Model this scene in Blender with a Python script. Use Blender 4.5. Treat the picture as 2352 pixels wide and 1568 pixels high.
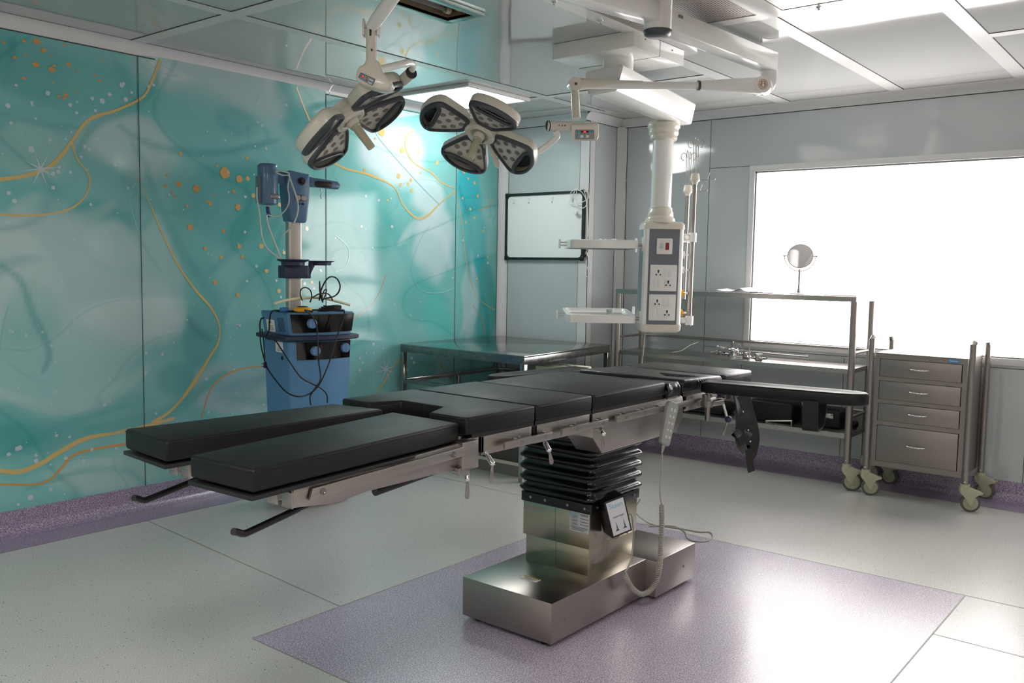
import bpy, bmesh, math, random
import numpy as np
from mathutils import Vector, Matrix, noise
random.seed(7)
for o in list(bpy.data.objects): bpy.data.objects.remove(o)
scn = bpy.context.scene
COL = scn.collection
V = Vector
# ---------------------------------------------------------------- camera, light, exposure
YAW, PIT, ROL, FPX = 0.676967555, -0.0829730047, 0.0165061038, 2053.2
CAM = np.array([0, 0, 1.5])
_f = np.array([math.cos(PIT)*math.cos(YAW), math.cos(PIT)*math.sin(YAW), math.sin(PIT)])
_r = np.array([math.sin(YAW), -math.cos(YAW), 0.0]); _u = np.cross(_r, _f)
_r2 = _r*math.cos(ROL)+_u*math.sin(ROL); _u2 = -_r*math.sin(ROL)+_u*math.cos(ROL)
cd = bpy.data.cameras.new('camera'); cam = bpy.data.objects.new('camera', cd); COL.objects.link(cam)
cd.sensor_width = 36; cd.lens = FPX/2352*36; cd.clip_start = .05; cd.clip_end = 200
cam.matrix_world = Matrix(((_r2[0], _u2[0], -_f[0], 0), (_r2[1], _u2[1], -_f[1], 0), (_r2[2], _u2[2], -_f[2], 1.5), (0, 0, 0, 1)))
scn.camera = cam
scn.view_settings.view_transform = 'Standard'; scn.view_settings.look = 'None'
scn.view_settings.gamma = 1; scn.view_settings.use_curve_mapping = False
EXPOSURE = 0.15; WINDOW_E = 10.0; LAMP_E = 12.0
scn.view_settings.exposure = EXPOSURE
w = bpy.data.worlds.new('world'); scn.world = w; w.use_nodes = True
w.node_tree.nodes['Background'].inputs[0].default_value = (.9, .95, 1, 1)
w.node_tree.nodes['Background'].inputs[1].default_value = 1.0

def ray(x, y): return _f+_r2*(x-1176)/FPX-_u2*(y-784)/FPX
def at(x, y, axis, v):                    # the point of the plane axis = v that the photograph shows at x, y
    d = ray(x, y); t = (v-CAM[axis])/d[axis]; return V((CAM+t*d).tolist())
def atd(x, y, dep): return V((CAM+dep*ray(x, y)).tolist())

# ---------------------------------------------------------------- materials
MATS = {}
def srgb(c): return tuple(((v/255)/12.92 if v/255 <= .04045 else ((v/255+.055)/1.055)**2.4) for v in c)+(1,)
def mat(name, c, rough=.5, metal=0.0, bump=0, bscale=60, spec=.5, coat=0, aniso=0, var=0, vscale=3, emit=0, trans=0, stretch=None):
    if name in MATS: return MATS[name]
    m = bpy.data.materials.new(name); m.use_nodes = True; nt = m.node_tree; b = nt.nodes['Principled BSDF']
    col = srgb(c)
    b.inputs['Base Color'].default_value = col; b.inputs['Roughness'].default_value = rough; b.inputs['Metallic'].default_value = metal
    b.inputs['Specular IOR Level'].default_value = spec; b.inputs['Coat Weight'].default_value = coat
    b.inputs['Coat Roughness'].default_value = .08
    if emit: b.inputs['Emission Color'].default_value = col; b.inputs['Emission Strength'].default_value = emit
    if trans: b.inputs['Transmission Weight'].default_value = trans
    tc = nt.nodes.new('ShaderNodeTexCoord'); mp = nt.nodes.new('ShaderNodeMapping'); nt.links.new(tc.outputs['Object'], mp.inputs[0])
    if stretch: mp.inputs['Scale'].default_value = stretch
    n = nt.nodes.new('ShaderNodeTexNoise'); n.inputs['Scale'].default_value = vscale; n.inputs['Detail'].default_value = 5
    nt.links.new(mp.outputs[0], n.inputs[0])
    if var:
        mx = nt.nodes.new('ShaderNodeMix'); mx.data_type = 'RGBA'
        mx.inputs['A'].default_value = tuple(v*(1-var) for v in col[:3])+(1,); mx.inputs['B'].default_value = tuple(min(1, v*(1+var)) for v in col[:3])+(1,)
        nt.links.new(n.outputs['Fac'], mx.inputs['Factor']); nt.links.new(mx.outputs['Result'], b.inputs['Base Color'])
        rr = nt.nodes.new('ShaderNodeMapRange'); rr.inputs['To Min'].default_value = rough*.85; rr.inputs['To Max'].default_value = min(1, rough*1.2)
        nt.links.new(n.outputs['Fac'], rr.inputs['Value']); nt.links.new(rr.outputs[0], b.inputs['Roughness'])
    if bump:
        n2 = nt.nodes.new('ShaderNodeTexNoise'); n2.inputs['Scale'].default_value = bscale; n2.inputs['Detail'].default_value = 3
        nt.links.new(mp.outputs[0], n2.inputs[0])
        bp = nt.nodes.new('ShaderNodeBump'); bp.inputs['Distance'].default_value = bump; bp.inputs['Strength'].default_value = 1
        nt.links.new(n2.outputs['Fac'], bp.inputs['Height']); nt.links.new(bp.outputs[0], b.inputs['Normal'])
    MATS[name] = m; return m

STEEL = mat('brushed_steel', (168, 162, 158), .34, 1, var=.12, vscale=4, bump=.0004, bscale=30, stretch=(1, 1, 12))
STEELD = mat('satin_steel', (150, 145, 141), .30, 1, var=.12, vscale=5, bump=.0003, bscale=20)
STEELB = mat('column_steel', (176, 170, 152), .22, 1, var=.10, vscale=3, bump=.0015, bscale=6, stretch=(1, 1, 3))
TROLLEY = mat('trolley_steel', (150, 143, 138), .42, 1, var=.06, vscale=2)
CHROME = mat('chrome', (225, 225, 225), .08, 1)
TUBE = mat('tube_steel', (150, 145, 141), .42, .85)
SHEET = mat('sheet_steel', (165, 165, 162), .16, 1, var=.08, vscale=3, bump=.0004, bscale=8)
VINYL = mat('black_vinyl', (16, 18, 18), .46, 0, bump=.0005, bscale=220, var=.15, vscale=6, spec=.32)
VINYLG = mat('glossy_black_vinyl', (24, 24, 28), .34, 0, bump=.003, bscale=14, spec=.5)
BOARD = mat('black_board', (20, 20, 21), .5)
RUBBER = mat('bellows_rubber', (9, 9, 11), .20, 0, spec=.5, bump=.002, bscale=10)
STRAP = mat('black_webbing', (16, 16, 17), .7, bump=.0006, bscale=300)
CREAM = mat('cream_enamel', (224, 218, 206), .28, coat=.3)
CREAMW = mat('white_enamel', (240, 239, 236), .22, coat=.4)
HANDLE = mat('handle_plastic', (188, 182, 160), .4)
DGREY = mat('dark_grey_rim', (70, 75, 80), .33)
LENS = mat('lens_plate', (206, 200, 190), .3, coat=.6)
LED = mat('led_reflector', (134, 130, 118), .3, .3)
ALU = mat('white_aluminium', (212, 212, 212), .35)
WHITE = mat('white_plastic', (228, 228, 226), .3)
SOCK = mat('socket_plastic', (236, 235, 232), .35)
SLATE = mat('slate_panel', (112, 117, 126), .5)
BLACK = mat('black_plastic', (14, 14, 15), .35)
SEAM = mat('dark_seam', (52, 50, 50), .6)
RED = mat('red_plastic', (150, 25, 35), .3)
YEL = mat('yellow_plastic', (238, 170, 20), .35)
CBLUE = mat('cart_blue', (84, 134, 176), .45, var=.06)
CBLUE2 = mat('knob_blue', (98, 138, 180), .4)
NAVY = mat('navy_plastic', (38, 46, 72), .45)
TBLUE = mat('tower_blue', (78, 112, 146), .32, coat=.2)
CASTER = mat('caster_plastic', (176, 176, 150), .4)
TYRE = mat('grey_tyre', (92, 92, 84), .6)
HUB = mat('wheel_hub', (160, 162, 140), .45)
REMOTE = mat('remote_grey', (146, 147, 143), .45)
CABLEW = mat('pale_cable', (166, 163, 152), .5)
CABLEK = mat('black_cable', (14, 14, 15), .45)
TUBING = mat('clear_tubing', (205, 215, 210), .2, trans=.3)
HOSE = mat('cream_hose', (210, 206, 168), .4)
PAPER = mat('paper', (235, 235, 235), .7)
GLASST = mat('tray_glass', (190, 205, 200), .05, trans=.85)
GOLD = mat('printed_gold', (204, 180, 118), .13, coat=.5)
ORANGE = mat('printed_orange', (200, 154, 90), .13, coat=.5)
WDOT = mat('printed_white', (186, 204, 210), .13, coat=.5)
GREENFR = mat('uv_frame', (140, 156, 150), .3, .8)
BROWNM = mat('reflector_metal', (150, 128, 110), .3, .4)
CLEAR = mat('clear_plastic', (200, 205, 210), .1, trans=.8)
BLUEP = mat('sticker_blue', (70, 150, 205), .4)
LBLUE = mat('logo_blue', (110, 180, 200), .5)
INK = mat('ink_grey', (70, 72, 78), .6)
GLOWR = mat('red_display', (255, 40, 40), .4, emit=3)
PANELF = mat('keypad', (150, 156, 150), .35)
KEYB = mat('keypad_blue', (60, 140, 200), .4)

def glossy_panel(name, c, rough, wav, wscale, spec=.5, coat=0, grain=None):
    m = bpy.data.materials.new(name); m.use_nodes = True; nt = m.node_tree; b = nt.nodes['Principled BSDF']
    b.inputs['Base Color'].default_value = srgb(c); b.inputs['Roughness'].default_value = rough; b.inputs['Specular IOR Level'].default_value = spec
    b.inputs['Coat Weight'].default_value = coat; b.inputs['Coat Roughness'].default_value = .03
    tc = nt.nodes.new('ShaderNodeTexCoord'); n = nt.nodes.new('ShaderNodeTexNoise'); n.inputs['Scale'].default_value = wscale; n.inputs['Detail'].default_value = 1
    nt.links.new(tc.outputs['Object'], n.inputs[0]); bp = nt.nodes.new('ShaderNodeBump'); bp.inputs['Distance'].default_value = wav; bp.inputs['Strength'].default_value = 1
    nt.links.new(n.outputs['Fac'], bp.inputs['Height']); nt.links.new(bp.outputs[0], b.inputs['Normal']); nt.links.new(bp.outputs[0], b.inputs['Coat Normal'])
    return m
PANEL = glossy_panel('blue_grey_wall_panel', (186, 192, 194), .07, .006, 1.3, spec=.85)
CEIL = glossy_panel('gloss_ceiling_panel', (184, 184, 183), .045, .010, 1.0, spec=.75)
BATTEN = glossy_panel('ceiling_batten', (204, 204, 202), .25, .002, 2)
COVE = glossy_panel('cove_trim', (212, 212, 214), .28, .002, 2)
HEPA = glossy_panel('diffuser_frame', (215, 212, 210), .14, .006, 2, spec=.8)

def floor_mat(name, kind):
    m = bpy.data.materials.new(name); m.use_nodes = True; nt = m.node_tree; b = nt.nodes['Principled BSDF']; N = nt.nodes.new; L = nt.links.new
    tc = N('ShaderNodeTexCoord')
    def noise_(sc, det=2):
        n = N('ShaderNodeTexNoise'); n.inputs['Scale'].default_value = sc; n.inputs['Detail'].default_value = det; L(tc.outputs['Object'], n.inputs[0]); return n
    def ramp(src, stops):
        r = N('ShaderNodeValToRGB'); cr = r.color_ramp
        while len(cr.elements) < len(stops): cr.elements.new(.5)
        for e, (p, c) in zip(cr.elements, stops): e.position = p; e.color = srgb(c)
        L(src, r.inputs[0]); return r
    if kind == 'grey':
        base = ramp(noise_(230, 3).outputs['Fac'], [(.36, (176, 175, 171)), (.52, (204, 202, 198)), (.66, (228, 226, 222))])
        vo = N('ShaderNodeTexVoronoi'); vo.inputs['Scale'].default_value = 42; L(tc.outputs['Object'], vo.inputs['Vector'])
        lt = N('ShaderNodeMath'); lt.operation = 'LESS_THAN'; lt.inputs[1].default_value = .12; L(vo.outputs['Distance'], lt.inputs[0])
        sp = N('ShaderNodeSeparateColor'); L(vo.outputs['Color'], sp.inputs[0])
        l2 = N('ShaderNodeMath'); l2.operation = 'LESS_THAN'; l2.inputs[1].default_value = .5; L(sp.outputs[0], l2.inputs[0])
        mu = N('ShaderNodeMath'); mu.operation = 'MULTIPLY'; L(lt.outputs[0], mu.inputs[0]); L(l2.outputs[0], mu.inputs[1])
        mx = N('ShaderNodeMix'); mx.data_type = 'RGBA'; L(mu.outputs[0], mx.inputs['Factor']); L(base.outputs[0], mx.inputs['A']); mx.inputs['B'].default_value = srgb((62, 66, 68))
        src = mx.outputs['Result']
    elif kind == 'purple':
        src = ramp(noise_(190, 3).outputs['Fac'], [(.36, (128, 114, 142)), (.5, (172, 160, 180)), (.64, (220, 214, 222))]).outputs[0]
    else:
        src = ramp(noise_(170, 3).outputs['Fac'], [(.38, (108, 92, 124)), (.5, (146, 130, 158)), (.66, (192, 184, 198))]).outputs[0]
    L(src, b.inputs['Base Color'])
    big = noise_(2.2, 3); mr = N('ShaderNodeMapRange'); mr.inputs['From Min'].default_value = .3; mr.inputs['From Max'].default_value = .7
    mr.inputs['To Min'].default_value = .30; mr.inputs['To Max'].default_value = .36; L(big.outputs['Fac'], mr.inputs['Value']); L(mr.outputs[0], b.inputs['Roughness'])
    b.inputs['Specular IOR Level'].default_value = .7
    b.inputs['Coat Weight'].default_value = .5; b.inputs['Coat Roughness'].default_value = .26
    return m
FGREY, FPURP, FSKIRT = floor_mat('grey_speckled_vinyl', 'grey'), floor_mat('lilac_vinyl', 'purple'), floor_mat('purple_cove_vinyl', 'skirt')
WELD = mat('weld_line', (150, 148, 140), .5)

def perforated():
    m = bpy.data.materials.new('perforated_sheet'); m.use_nodes = True; nt = m.node_tree; b = nt.nodes['Principled BSDF']; N = nt.nodes.new; L = nt.links.new
    b.inputs['Roughness'].default_value = .3; b.inputs['Metallic'].default_value = .4
    tc = N('ShaderNodeTexCoord'); s = N('ShaderNodeSeparateXYZ'); L(tc.outputs['Object'], s.inputs[0])
    def ma(op, a, bb=None, v=None):
        k = N('ShaderNodeMath'); k.operation = op; L(a, k.inputs[0])
        if bb is not None: L(bb, k.inputs[1])
        if v is not None: k.inputs[1].default_value = v
        return k.outputs[0]
    p = .018
    def dots(ox, oy):
        x = ma('SUBTRACT', ma('FRACT', ma('ADD', ma('MULTIPLY', s.outputs['X'], v=1/p), v=ox)), v=.5); y = ma('SUBTRACT', ma('FRACT', ma('ADD', ma('MULTIPLY', s.outputs['Y'], v=1/p/1.5), v=oy)), v=.5)
        y = ma('MULTIPLY', y, v=1.5)
        return ma('LESS_THAN', ma('ADD', ma('MULTIPLY', x, x), ma('MULTIPLY', y, y)), v=.105)
    d = ma('MAXIMUM', dots(0, 0), dots(.5, .5))
    mx = N('ShaderNodeMix'); mx.data_type = 'RGBA'; L(d, mx.inputs['Factor']); mx.inputs['A'].default_value = srgb((200, 190, 182)); mx.inputs['B'].default_value = srgb((34, 32, 32))
    L(mx.outputs['Result'], b.inputs['Base Color']); return m
PERF = perforated()

# mural: painted colour lives on the wall's own vertices, thin ink veins come from noise
def mural_mat():
    m = bpy.data.materials.new('printed_teal_mural'); m.use_nodes = True; nt = m.node_tree; b = nt.nodes['Principled BSDF']; N = nt.nodes.new; L = nt.links.new
    ca = N('ShaderNodeVertexColor'); ca.layer_name = 'ink'
    tc = N('ShaderNodeTexCoord'); mp = N('ShaderNodeMapping'); mp.inputs['Scale'].default_value = (1, 1, 1.5); mp.inputs['Rotation'].default_value = (0, .5, 0); L(tc.outputs['Object'], mp.inputs[0])
    def vein(sc, thr, wd, dist):
        n = N('ShaderNodeTexNoise'); n.inputs['Scale'].default_value = sc; n.inputs['Detail'].default_value = 1.2; n.inputs['Distortion'].default_value = dist; L(mp.outputs[0], n.inputs[0])
        a = N('ShaderNodeMath'); a.operation = 'SUBTRACT'; a.inputs[1].default_value = thr; L(n.outputs['Fac'], a.inputs[0])
        c = N('ShaderNodeMath'); c.operation = 'ABSOLUTE'; L(a.outputs[0], c.inputs[0])
        r = N('ShaderNodeMapRange'); r.inputs['From Max'].default_value = wd; r.inputs['To Min'].default_value = 1; r.inputs['To Max'].default_value = 0; L(c.outputs[0], r.inputs['Value']); return r.outputs[0], a.outputs[0]
    v1, s1 = vein(.55, .52, .010, .6); v2, s2 = vein(.8, .45, .008, 1.2)
    def mix(fac, a, col, k):
        mu = N('ShaderNodeMath'); mu.operation = 'MULTIPLY'; mu.inputs[1].default_value = k; L(fac, mu.inputs[0])
        mx = N('ShaderNodeMix'); mx.data_type = 'RGBA'; L(mu.outputs[0], mx.inputs['Factor']); L(a, mx.inputs['A']); mx.inputs['B'].default_value = srgb(col); return mx.outputs['Result']
    st = N('ShaderNodeMapRange'); st.inputs['From Min'].default_value = 0; st.inputs['From Max'].default_value = .05; L(s1, st.inputs['Value'])
    st2 = N('ShaderNodeMapRange'); st2.inputs['From Min'].default_value = 0; st2.inputs['From Max'].default_value = .04; L(s2, st2.inputs['Value'])
    c = mix(st.outputs[0], ca.outputs['Color'], (176, 210, 212), .22); c = mix(st2.outputs[0], c, (70, 164, 160), .22)
    c = mix(v1, c, (46, 140, 140), .3); c = mix(v2, c, (60, 150, 150), .22)
    L(c, b.inputs['Base Color']); b.inputs['Roughness'].default_value = .10; b.inputs['Specular IOR Level'].default_value = .4
    n = N('ShaderNodeTexNoise'); n.inputs['Scale'].default_value = 1.1; n.inputs['Detail'].default_value = 1; L(tc.outputs['Object'], n.inputs[0])
    bp = N('ShaderNodeBump'); bp.inputs['Distance'].default_value = .005; L(n.outputs['Fac'], bp.inputs['Height']); L(bp.outputs[0], b.inputs['Normal'])
    return m
MURAL = mural_mat()

def emit_mat(name, c, s):
    m = bpy.data.materials.new(name); m.use_nodes = True; nt = m.node_tree; nt.nodes.clear()
    e = nt.nodes.new('ShaderNodeEmission'); o = nt.nodes.new('ShaderNodeOutputMaterial'); e.inputs[0].default_value = c; e.inputs[1].default_value = s; nt.links.new(e.outputs[0], o.inputs[0]); return m
SKYE = emit_mat('daylight_through_frosted_pane', (1, .965, .945, 1), WINDOW_E)
LAMPE = emit_mat('lamp_diffuser_lit', (.96, 1, .985, 1), LAMP_E)

# ---------------------------------------------------------------- geometry helpers (all in room coordinates)
def basis(d, up=None):
    w_ = V(d).normalized(); h = V(up) if up is not None else (V((0, 0, 1)) if abs(w_.z) < .95 else V((1, 0, 0)))
    u = h.cross(w_).normalized(); v = w_.cross(u); return u, v, w_
class G:
    def __init__(s): s.bm = bmesh.new(); s.m = 0
    def mi(s, k): s.m = k; return s
    def face(s, vs, sm=False):
        try: f = s.bm.faces.new(vs); f.material_index = s.m; f.smooth = sm; return f
        except ValueError: return None
    def poly(s, pts): s.face([s.bm.verts.new(p) for p in pts]); return s
    def prism(s, pts, off, bev=0, seg=2):
        """closed outline pts (3D) extruded by off"""
        off = V(off); a = [s.bm.verts.new(V(p)) for p in pts]; b = [s.bm.verts.new(V(p)+off) for p in pts]; n = len(pts)
        fs = [s.face(a[::-1]), s.face(b)]+[s.face([a[i], a[(i+1) % n], b[(i+1) % n], b[i]]) for i in range(n)]
        fs = [f for f in fs if f]; bmesh.ops.recalc_face_normals(s.bm, faces=fs)
        if bev:
            es = {e for f in fs for e in f.edges if e.calc_face_angle(0) > .35}
            r = bmesh.ops.bevel(s.bm, geom=list(es), offset=bev, segments=seg, profile=.5, affect='EDGES')
            for f in r['faces']: f.material_index = s.m; f.smooth = True
            for f in fs:
                if f.is_valid: f.smooth = True
        return s
    def box(s, x0, x1, y0, y1, z0, z1, bev=0, seg=2):
        return s.prism([(x0, y0, z0), (x1, y0, z0), (x1, y1, z0), (x0, y1, z0)], (0, 0, z1-z0), bev, seg)
    def obox(s, c, u, v, w_, a, b, d, bev=0, seg=2):
        """box centred at c with full sizes a, b, d along u, v, w"""
        c, u, v, w_ = V(c), V(u).normalized(), V(v).normalized(), V(w_).normalized(); o = c-w_*d/2
        return s.prism([o-u*a/2-v*b/2, o+u*a/2-v*b/2, o+u*a/2+v*b/2, o-u*a/2+v*b/2], w_*d, bev, seg)
    def cyl(s, p0, p1, r0, r1=None, n=20, cap=True):
        r1 = r0 if r1 is None else r1; p0, p1 = V(p0), V(p1); u, v, w_ = basis(p1-p0)
        A = [s.bm.verts.new(p0+(u*math.cos(t)+v*math.sin(t))*r0) for t in [2*math.pi*i/n for i in range(n)]]
        B = [s.bm.verts.new(p1+(u*math.cos(t)+v*math.sin(t))*r1) for t in [2*math.pi*i/n for i in range(n)]]
        for i in range(n): s.face([A[i], A[(i+1) % n], B[(i+1) % n], B[i]], True)
        if cap: s.face(A[::-1]); s.face(B)
        return s
    def lathe(s, p0, axis, prof, n=28, up=None):
        """prof: list of (distance along axis, radius)"""
        p0 = V(p0); u, v, w_ = basis(axis, up); rings = []
        for h, r in prof:
            if r < 1e-6: rings.append([s.bm.verts.new(p0+w_*h)]); continue
            rings.append([s.bm.verts.new(p0+w_*h+(u*math.cos(2*math.pi*i/n)+v*math.sin(2*math.pi*i/n))*r) for i in range(n)])
        for a, b in zip(rings, rings[1:]):
            for i in range(n):
                j = (i+1) % n
                if len(a) == 1 and len(b) > 1: s.face([a[0], b[j], b[i]], True)
                elif len(b) == 1 and len(a) > 1: s.face([a[i], a[j], b[0]], True)
                elif len(a) > 1: s.face([a[i], a[j], b[j], b[i]], True)
        if len(rings[0]) > 1: s.face(rings[0][::-1])
        if len(rings[-1]) > 1: s.face(rings[-1])
        return s
    def tube(s, pts, r, n=10, smooth=True, sub=6, closed=False, cap=True):
        P = spline(pts, sub, closed) if smooth else [V(p) for p in pts]
        rr = r if callable(r) else (lambda t: r); prev = None; rings = []; m = len(P)
        for i, p in enumerate(P):
            d = (P[(i+1) % m]-P[i-1]) if closed else (P[min(i+1, m-1)]-P[max(i-1, 0)])
            if d.length < 1e-9: d = V((0, 0, 1))
            d.normalize()
            if prev is None: u = basis(d)[0]
            else:
                u = prev-d*prev.dot(d)
                u = u.normalized() if u.length > 1e-6 else basis(d)[0]
            prev = u; v = d.cross(u); q = rr(i/(m-1))
            rings.append([s.bm.verts.new(p+(u*math.cos(2*math.pi*k/n)+v*math.sin(2*math.pi*k/n))*q) for k in range(n)])
        pairs = list(zip(rings, rings[1:]))+([(rings[-1], rings[0])] if closed else [])
        for a, b in pairs:
            for k in range(n): s.face([a[k], a[(k+1) % n], b[(k+1) % n], b[k]], True)
        if not closed and cap: s.face(rings[0][::-1]); s.face(rings[-1])
        return s
    def ribbon(s, pts, wd, nrm, th=.003, sub=5):
        """flat strap: wd(t) wide, lies across nrm"""
        P = spline(pts, sub); m = len(P); rows = []
        for i, p in enumerate(P):
            d = (P[min(i+1, m-1)]-P[max(i-1, 0)]).normalized(); nn = V(nrm(i/(m-1)) if callable(nrm) else nrm).normalized(); sd = d.cross(nn).normalized(); n2 = sd.cross(d).normalized()
            q = (wd(i/(m-1)) if callable(wd) else wd)/2
            rows.append([s.bm.verts.new(p+sd*q+n2*th/2), s.bm.verts.new(p-sd*q+n2*th/2), s.bm.verts.new(p-sd*q-n2*th/2), s.bm.verts.new(p+sd*q-n2*th/2)])
        for a, b in zip(rows, rows[1:]):
            for k in range(4): s.face([a[k], a[(k+1) % 4], b[(k+1) % 4], b[k]], True)
        s.face(rows[0][::-1]); s.face(rows[-1]); return s
    def ball(s, c, r, sq=(1, 1, 1), n=16):
        c = V(c); k = n//2
        prev = None
        for j in range(k+1):
            ph = math.pi*j/k
            if j in (0, k): ring = [s.bm.verts.new(c+V((0, 0, r*sq[2]*math.cos(ph))))]
            else: ring = [s.bm.verts.new(c+V((r*sq[0]*math.sin(ph)*math.cos(2*math.pi*i/n), r*sq[1]*math.sin(ph)*math.sin(2*math.pi*i/n), r*sq[2]*math.cos(ph)))) for i in range(n)]
            if prev:
                for i in range(n):
                    l = (i+1) % n
                    if len(prev) == 1: s.face([prev[0], ring[i], ring[l]], True)
                    elif len(ring) == 1: s.face([prev[i], ring[0], prev[l]], True)
                    else: s.face([prev[i], ring[i], ring[l], prev[l]], True)
            prev = ring
        return s
def spline(pts, sub=6, closed=False):
    P = [V(p) for p in pts]; n = len(P)
    if n < 3 and not closed: return P
    out = []
    for i in range(n if closed else n-1):
        p0, p1, p2, p3 = (P[(i-1) % n], P[i], P[(i+1) % n], P[(i+2) % n]) if closed else (P[max(i-1, 0)], P[i], P[i+1], P[min(i+2, n-1)])
        for k in range(sub):
            t = k/sub; out.append(.5*((2*p1)+(p2-p0)*t+(2*p0-5*p1+4*p2-p3)*t*t+(3*p1-p0-3*p2+p3)*t**3))
    if not closed: out.append(P[-1])
    return out
def rnd_rect(w_, h, r, k=4):
    """rounded rectangle outline in 2D"""
    out = []
    for cx, cy, a0 in ((w_/2-r, h/2-r, 0), (-w_/2+r, h/2-r, 90), (-w_/2+r, -h/2+r, 180), (w_/2-r, -h/2+r, 270)):
        for i in range(k+1):
            a = math.radians(a0+90*i/k); out.append((cx+r*math.cos(a), cy+r*math.sin(a)))
    return out
def frame2(c, u, v, pts): c, u, v = V(c), V(u), V(v); return [c+u*a+v*b for a, b in pts]

def wloc(o):
    return V(o['_w']) if '_w' in o else V((0, 0, 0))
def thing(name, label, cat, loc, group=None):
    o = bpy.data.objects.new(name, None); COL.objects.link(o); o.location = loc; o['_w'] = tuple(loc)
    o['label'] = label; o['category'] = cat; o.empty_display_size = .1
    if group: o['group'] = group
    return o
def obj(name, g, mats, parent=None, angle=40, label=None, cat=None, group=None, kind=None):
    me = bpy.data.meshes.new(name); bm = g.bm
    if parent is not None: org = wloc(parent)
    else:
        vs = [v.co for v in bm.verts]; lo = V((min(v.x for v in vs), min(v.y for v in vs), min(v.z for v in vs))); hi = V((max(v.x for v in vs), max(v.y for v in vs), max(v.z for v in vs)))
        org = V(((lo.x+hi.x)/2, (lo.y+hi.y)/2, lo.z))
        if kind == 'structure': org = V((0, 0, 0))
    bmesh.ops.translate(bm, verts=bm.verts, vec=-org)
    bm.normal_update(); bm.to_mesh(me); bm.free()
    for x in (mats if isinstance(mats, (list, tuple)) else [mats]): me.materials.append(x)
    if angle: me.set_sharp_from_angle(angle=math.radians(angle))
    o = bpy.data.objects.new(name, me); COL.objects.link(o)
    if parent is not None: o.parent = parent; o['_w'] = tuple(org)
    else: o.location = org; o['_w'] = tuple(org)
    if label: o['label'] = label
    if cat: o['category'] = cat
    if group: o['group'] = group
    if kind: o['kind'] = kind
    return o
def text(name, s, size, c, u, v, m, parent, ext=.0004, align='CENTER', shear=0):
    cu = bpy.data.curves.new('t', 'FONT'); cu.body = s; cu.size = size; cu.extrude = ext; cu.align_x = align; cu.align_y = 'CENTER'; cu.shear = shear
    t = bpy.data.objects.new('t', cu); me = bpy.data.meshes.new_from_object(t); bpy.data.objects.remove(t)
    u, v = V(u).normalized(), V(v).normalized(); w_ = u.cross(v); org = wloc(parent); c = V(c)
    me.transform(Matrix(((u.x, v.x, w_.x, c.x-org.x), (u.y, v.y, w_.y, c.y-org.y), (u.z, v.z, w_.z, c.z-org.z), (0, 0, 0, 1))))
    me.materials.clear(); me.materials.append(m); o = bpy.data.objects.new(name, me); COL.objects.link(o); o.parent = parent; o['_w'] = tuple(org); return o

# ---------------------------------------------------------------- room shell
YL, XR, XB, YJ, ZC = 5.1, 6.65, 6.18, 4.18, 2.767
X0, Y0 = -2.2, -2.2
S = dict(kind='structure')
g = G(); g.poly([(X0, Y0, 0), (XR+.05, Y0, 0), (XR+.05, YL+.05, 0), (X0, YL+.05, 0)])
g.mi(1).poly([(2.066, .886, .0006), (4.53, .886, .0006), (4.53, 2.97, .0006), (2.066, 2.97, .0006)])
g.mi(2).poly([(X0, 4.815, .0006), (XB, 4.815, .0006), (XB, YL, .0006), (X0, YL, .0006)])
g.poly([(6.37, Y0, .0006), (XR, Y0, .0006), (XR, YJ, .0006), (6.37, YJ, .0006)]).poly([(5.9, YJ-.28, .0006), (6.37, YJ-.28, .0006), (6.37, YJ, .0006), (5.9, YJ, .0006)]).poly([(5.9, YJ, .0006), (XB, YJ, .0006), (XB, 4.815, .0006), (5.9, 4.815, .0006)])
def weld(a, b, wd=.004):
    a, b = V((a[0], a[1], .0012)), V((b[0], b[1], .0012)); n = (b-a).cross(V((0, 0, 1))).normalized()*wd/2
    g.mi(3).poly([a-n, b-n, b+n, a+n])
weld((2.645, 4.815), (2.518, 2.97)); weld((3.945, .886), (3.9, Y0)); weld((4.53, 2.97), (4.6, 4.815)); weld((2.066, 2.97), (2.066, .886)); weld((2.066, .886), (4.53, .886), .006); weld((4.53, .886), (4.53, 2.97)); weld((2.066, 2.97), (4.53, 2.97)); weld((X0, 1.9), (2.066, 1.9)); weld((4.53, .886), (4.53, Y0))
weld((X0, 4.815), (5.9, 4.815), .003); weld((6.37, Y0), (6.37, 3.9), .003)
obj('floor', g, [FGREY, FPURP, FSKIRT, WELD], **S)

hx0, hx1, hy0, hy1 = 2.3, 3.435, 3.05, 3.218
g = G()
for a, b, c, d in ((X0, hx0, Y0, YL), (hx1, XR, Y0, YL), (hx0, hx1, Y0, hy0), (hx0, hx1, hy1, YL)):
    g.poly([(a, c, ZC), (a, d, ZC), (b, d, ZC), (b, c, ZC)])
obj('ceiling', g, CEIL, **S)
# ceiling battens
k = 1
def batten(a, b, c, d):
    global k
    g = G(); g.box(a, b, c, d, ZC-.004, ZC-.0002)
    g.mi(1)
    if b-a > d-c: g.box(a, b, c-.003, c, ZC-.003, ZC-.0002)
    else: g.box(a-.003, a, c, d, ZC-.003, ZC-.0002)
    obj('trim_%d' % k, g, [BATTEN, SEAM], **S); k += 1
batten(X0, 2.717, 4.045, 4.125); batten(2.80, 5.39, 4.045, 4.125); batten(5.465, XB, 4.045, 4.125)
batten(2.717, 2.80, Y0, YL-.065); batten(5.39, 5.465, 2.77, 5.03)
batten(4.36, 6.58, 2.665, 2.765); batten(4.36, 6.58, 1.86, 1.95); batten(4.36, 6.58, 1.09, 1.18); batten(5.32, 5.40, Y0, 1.09); batten(4.36, 6.58, .2, .29)
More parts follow.
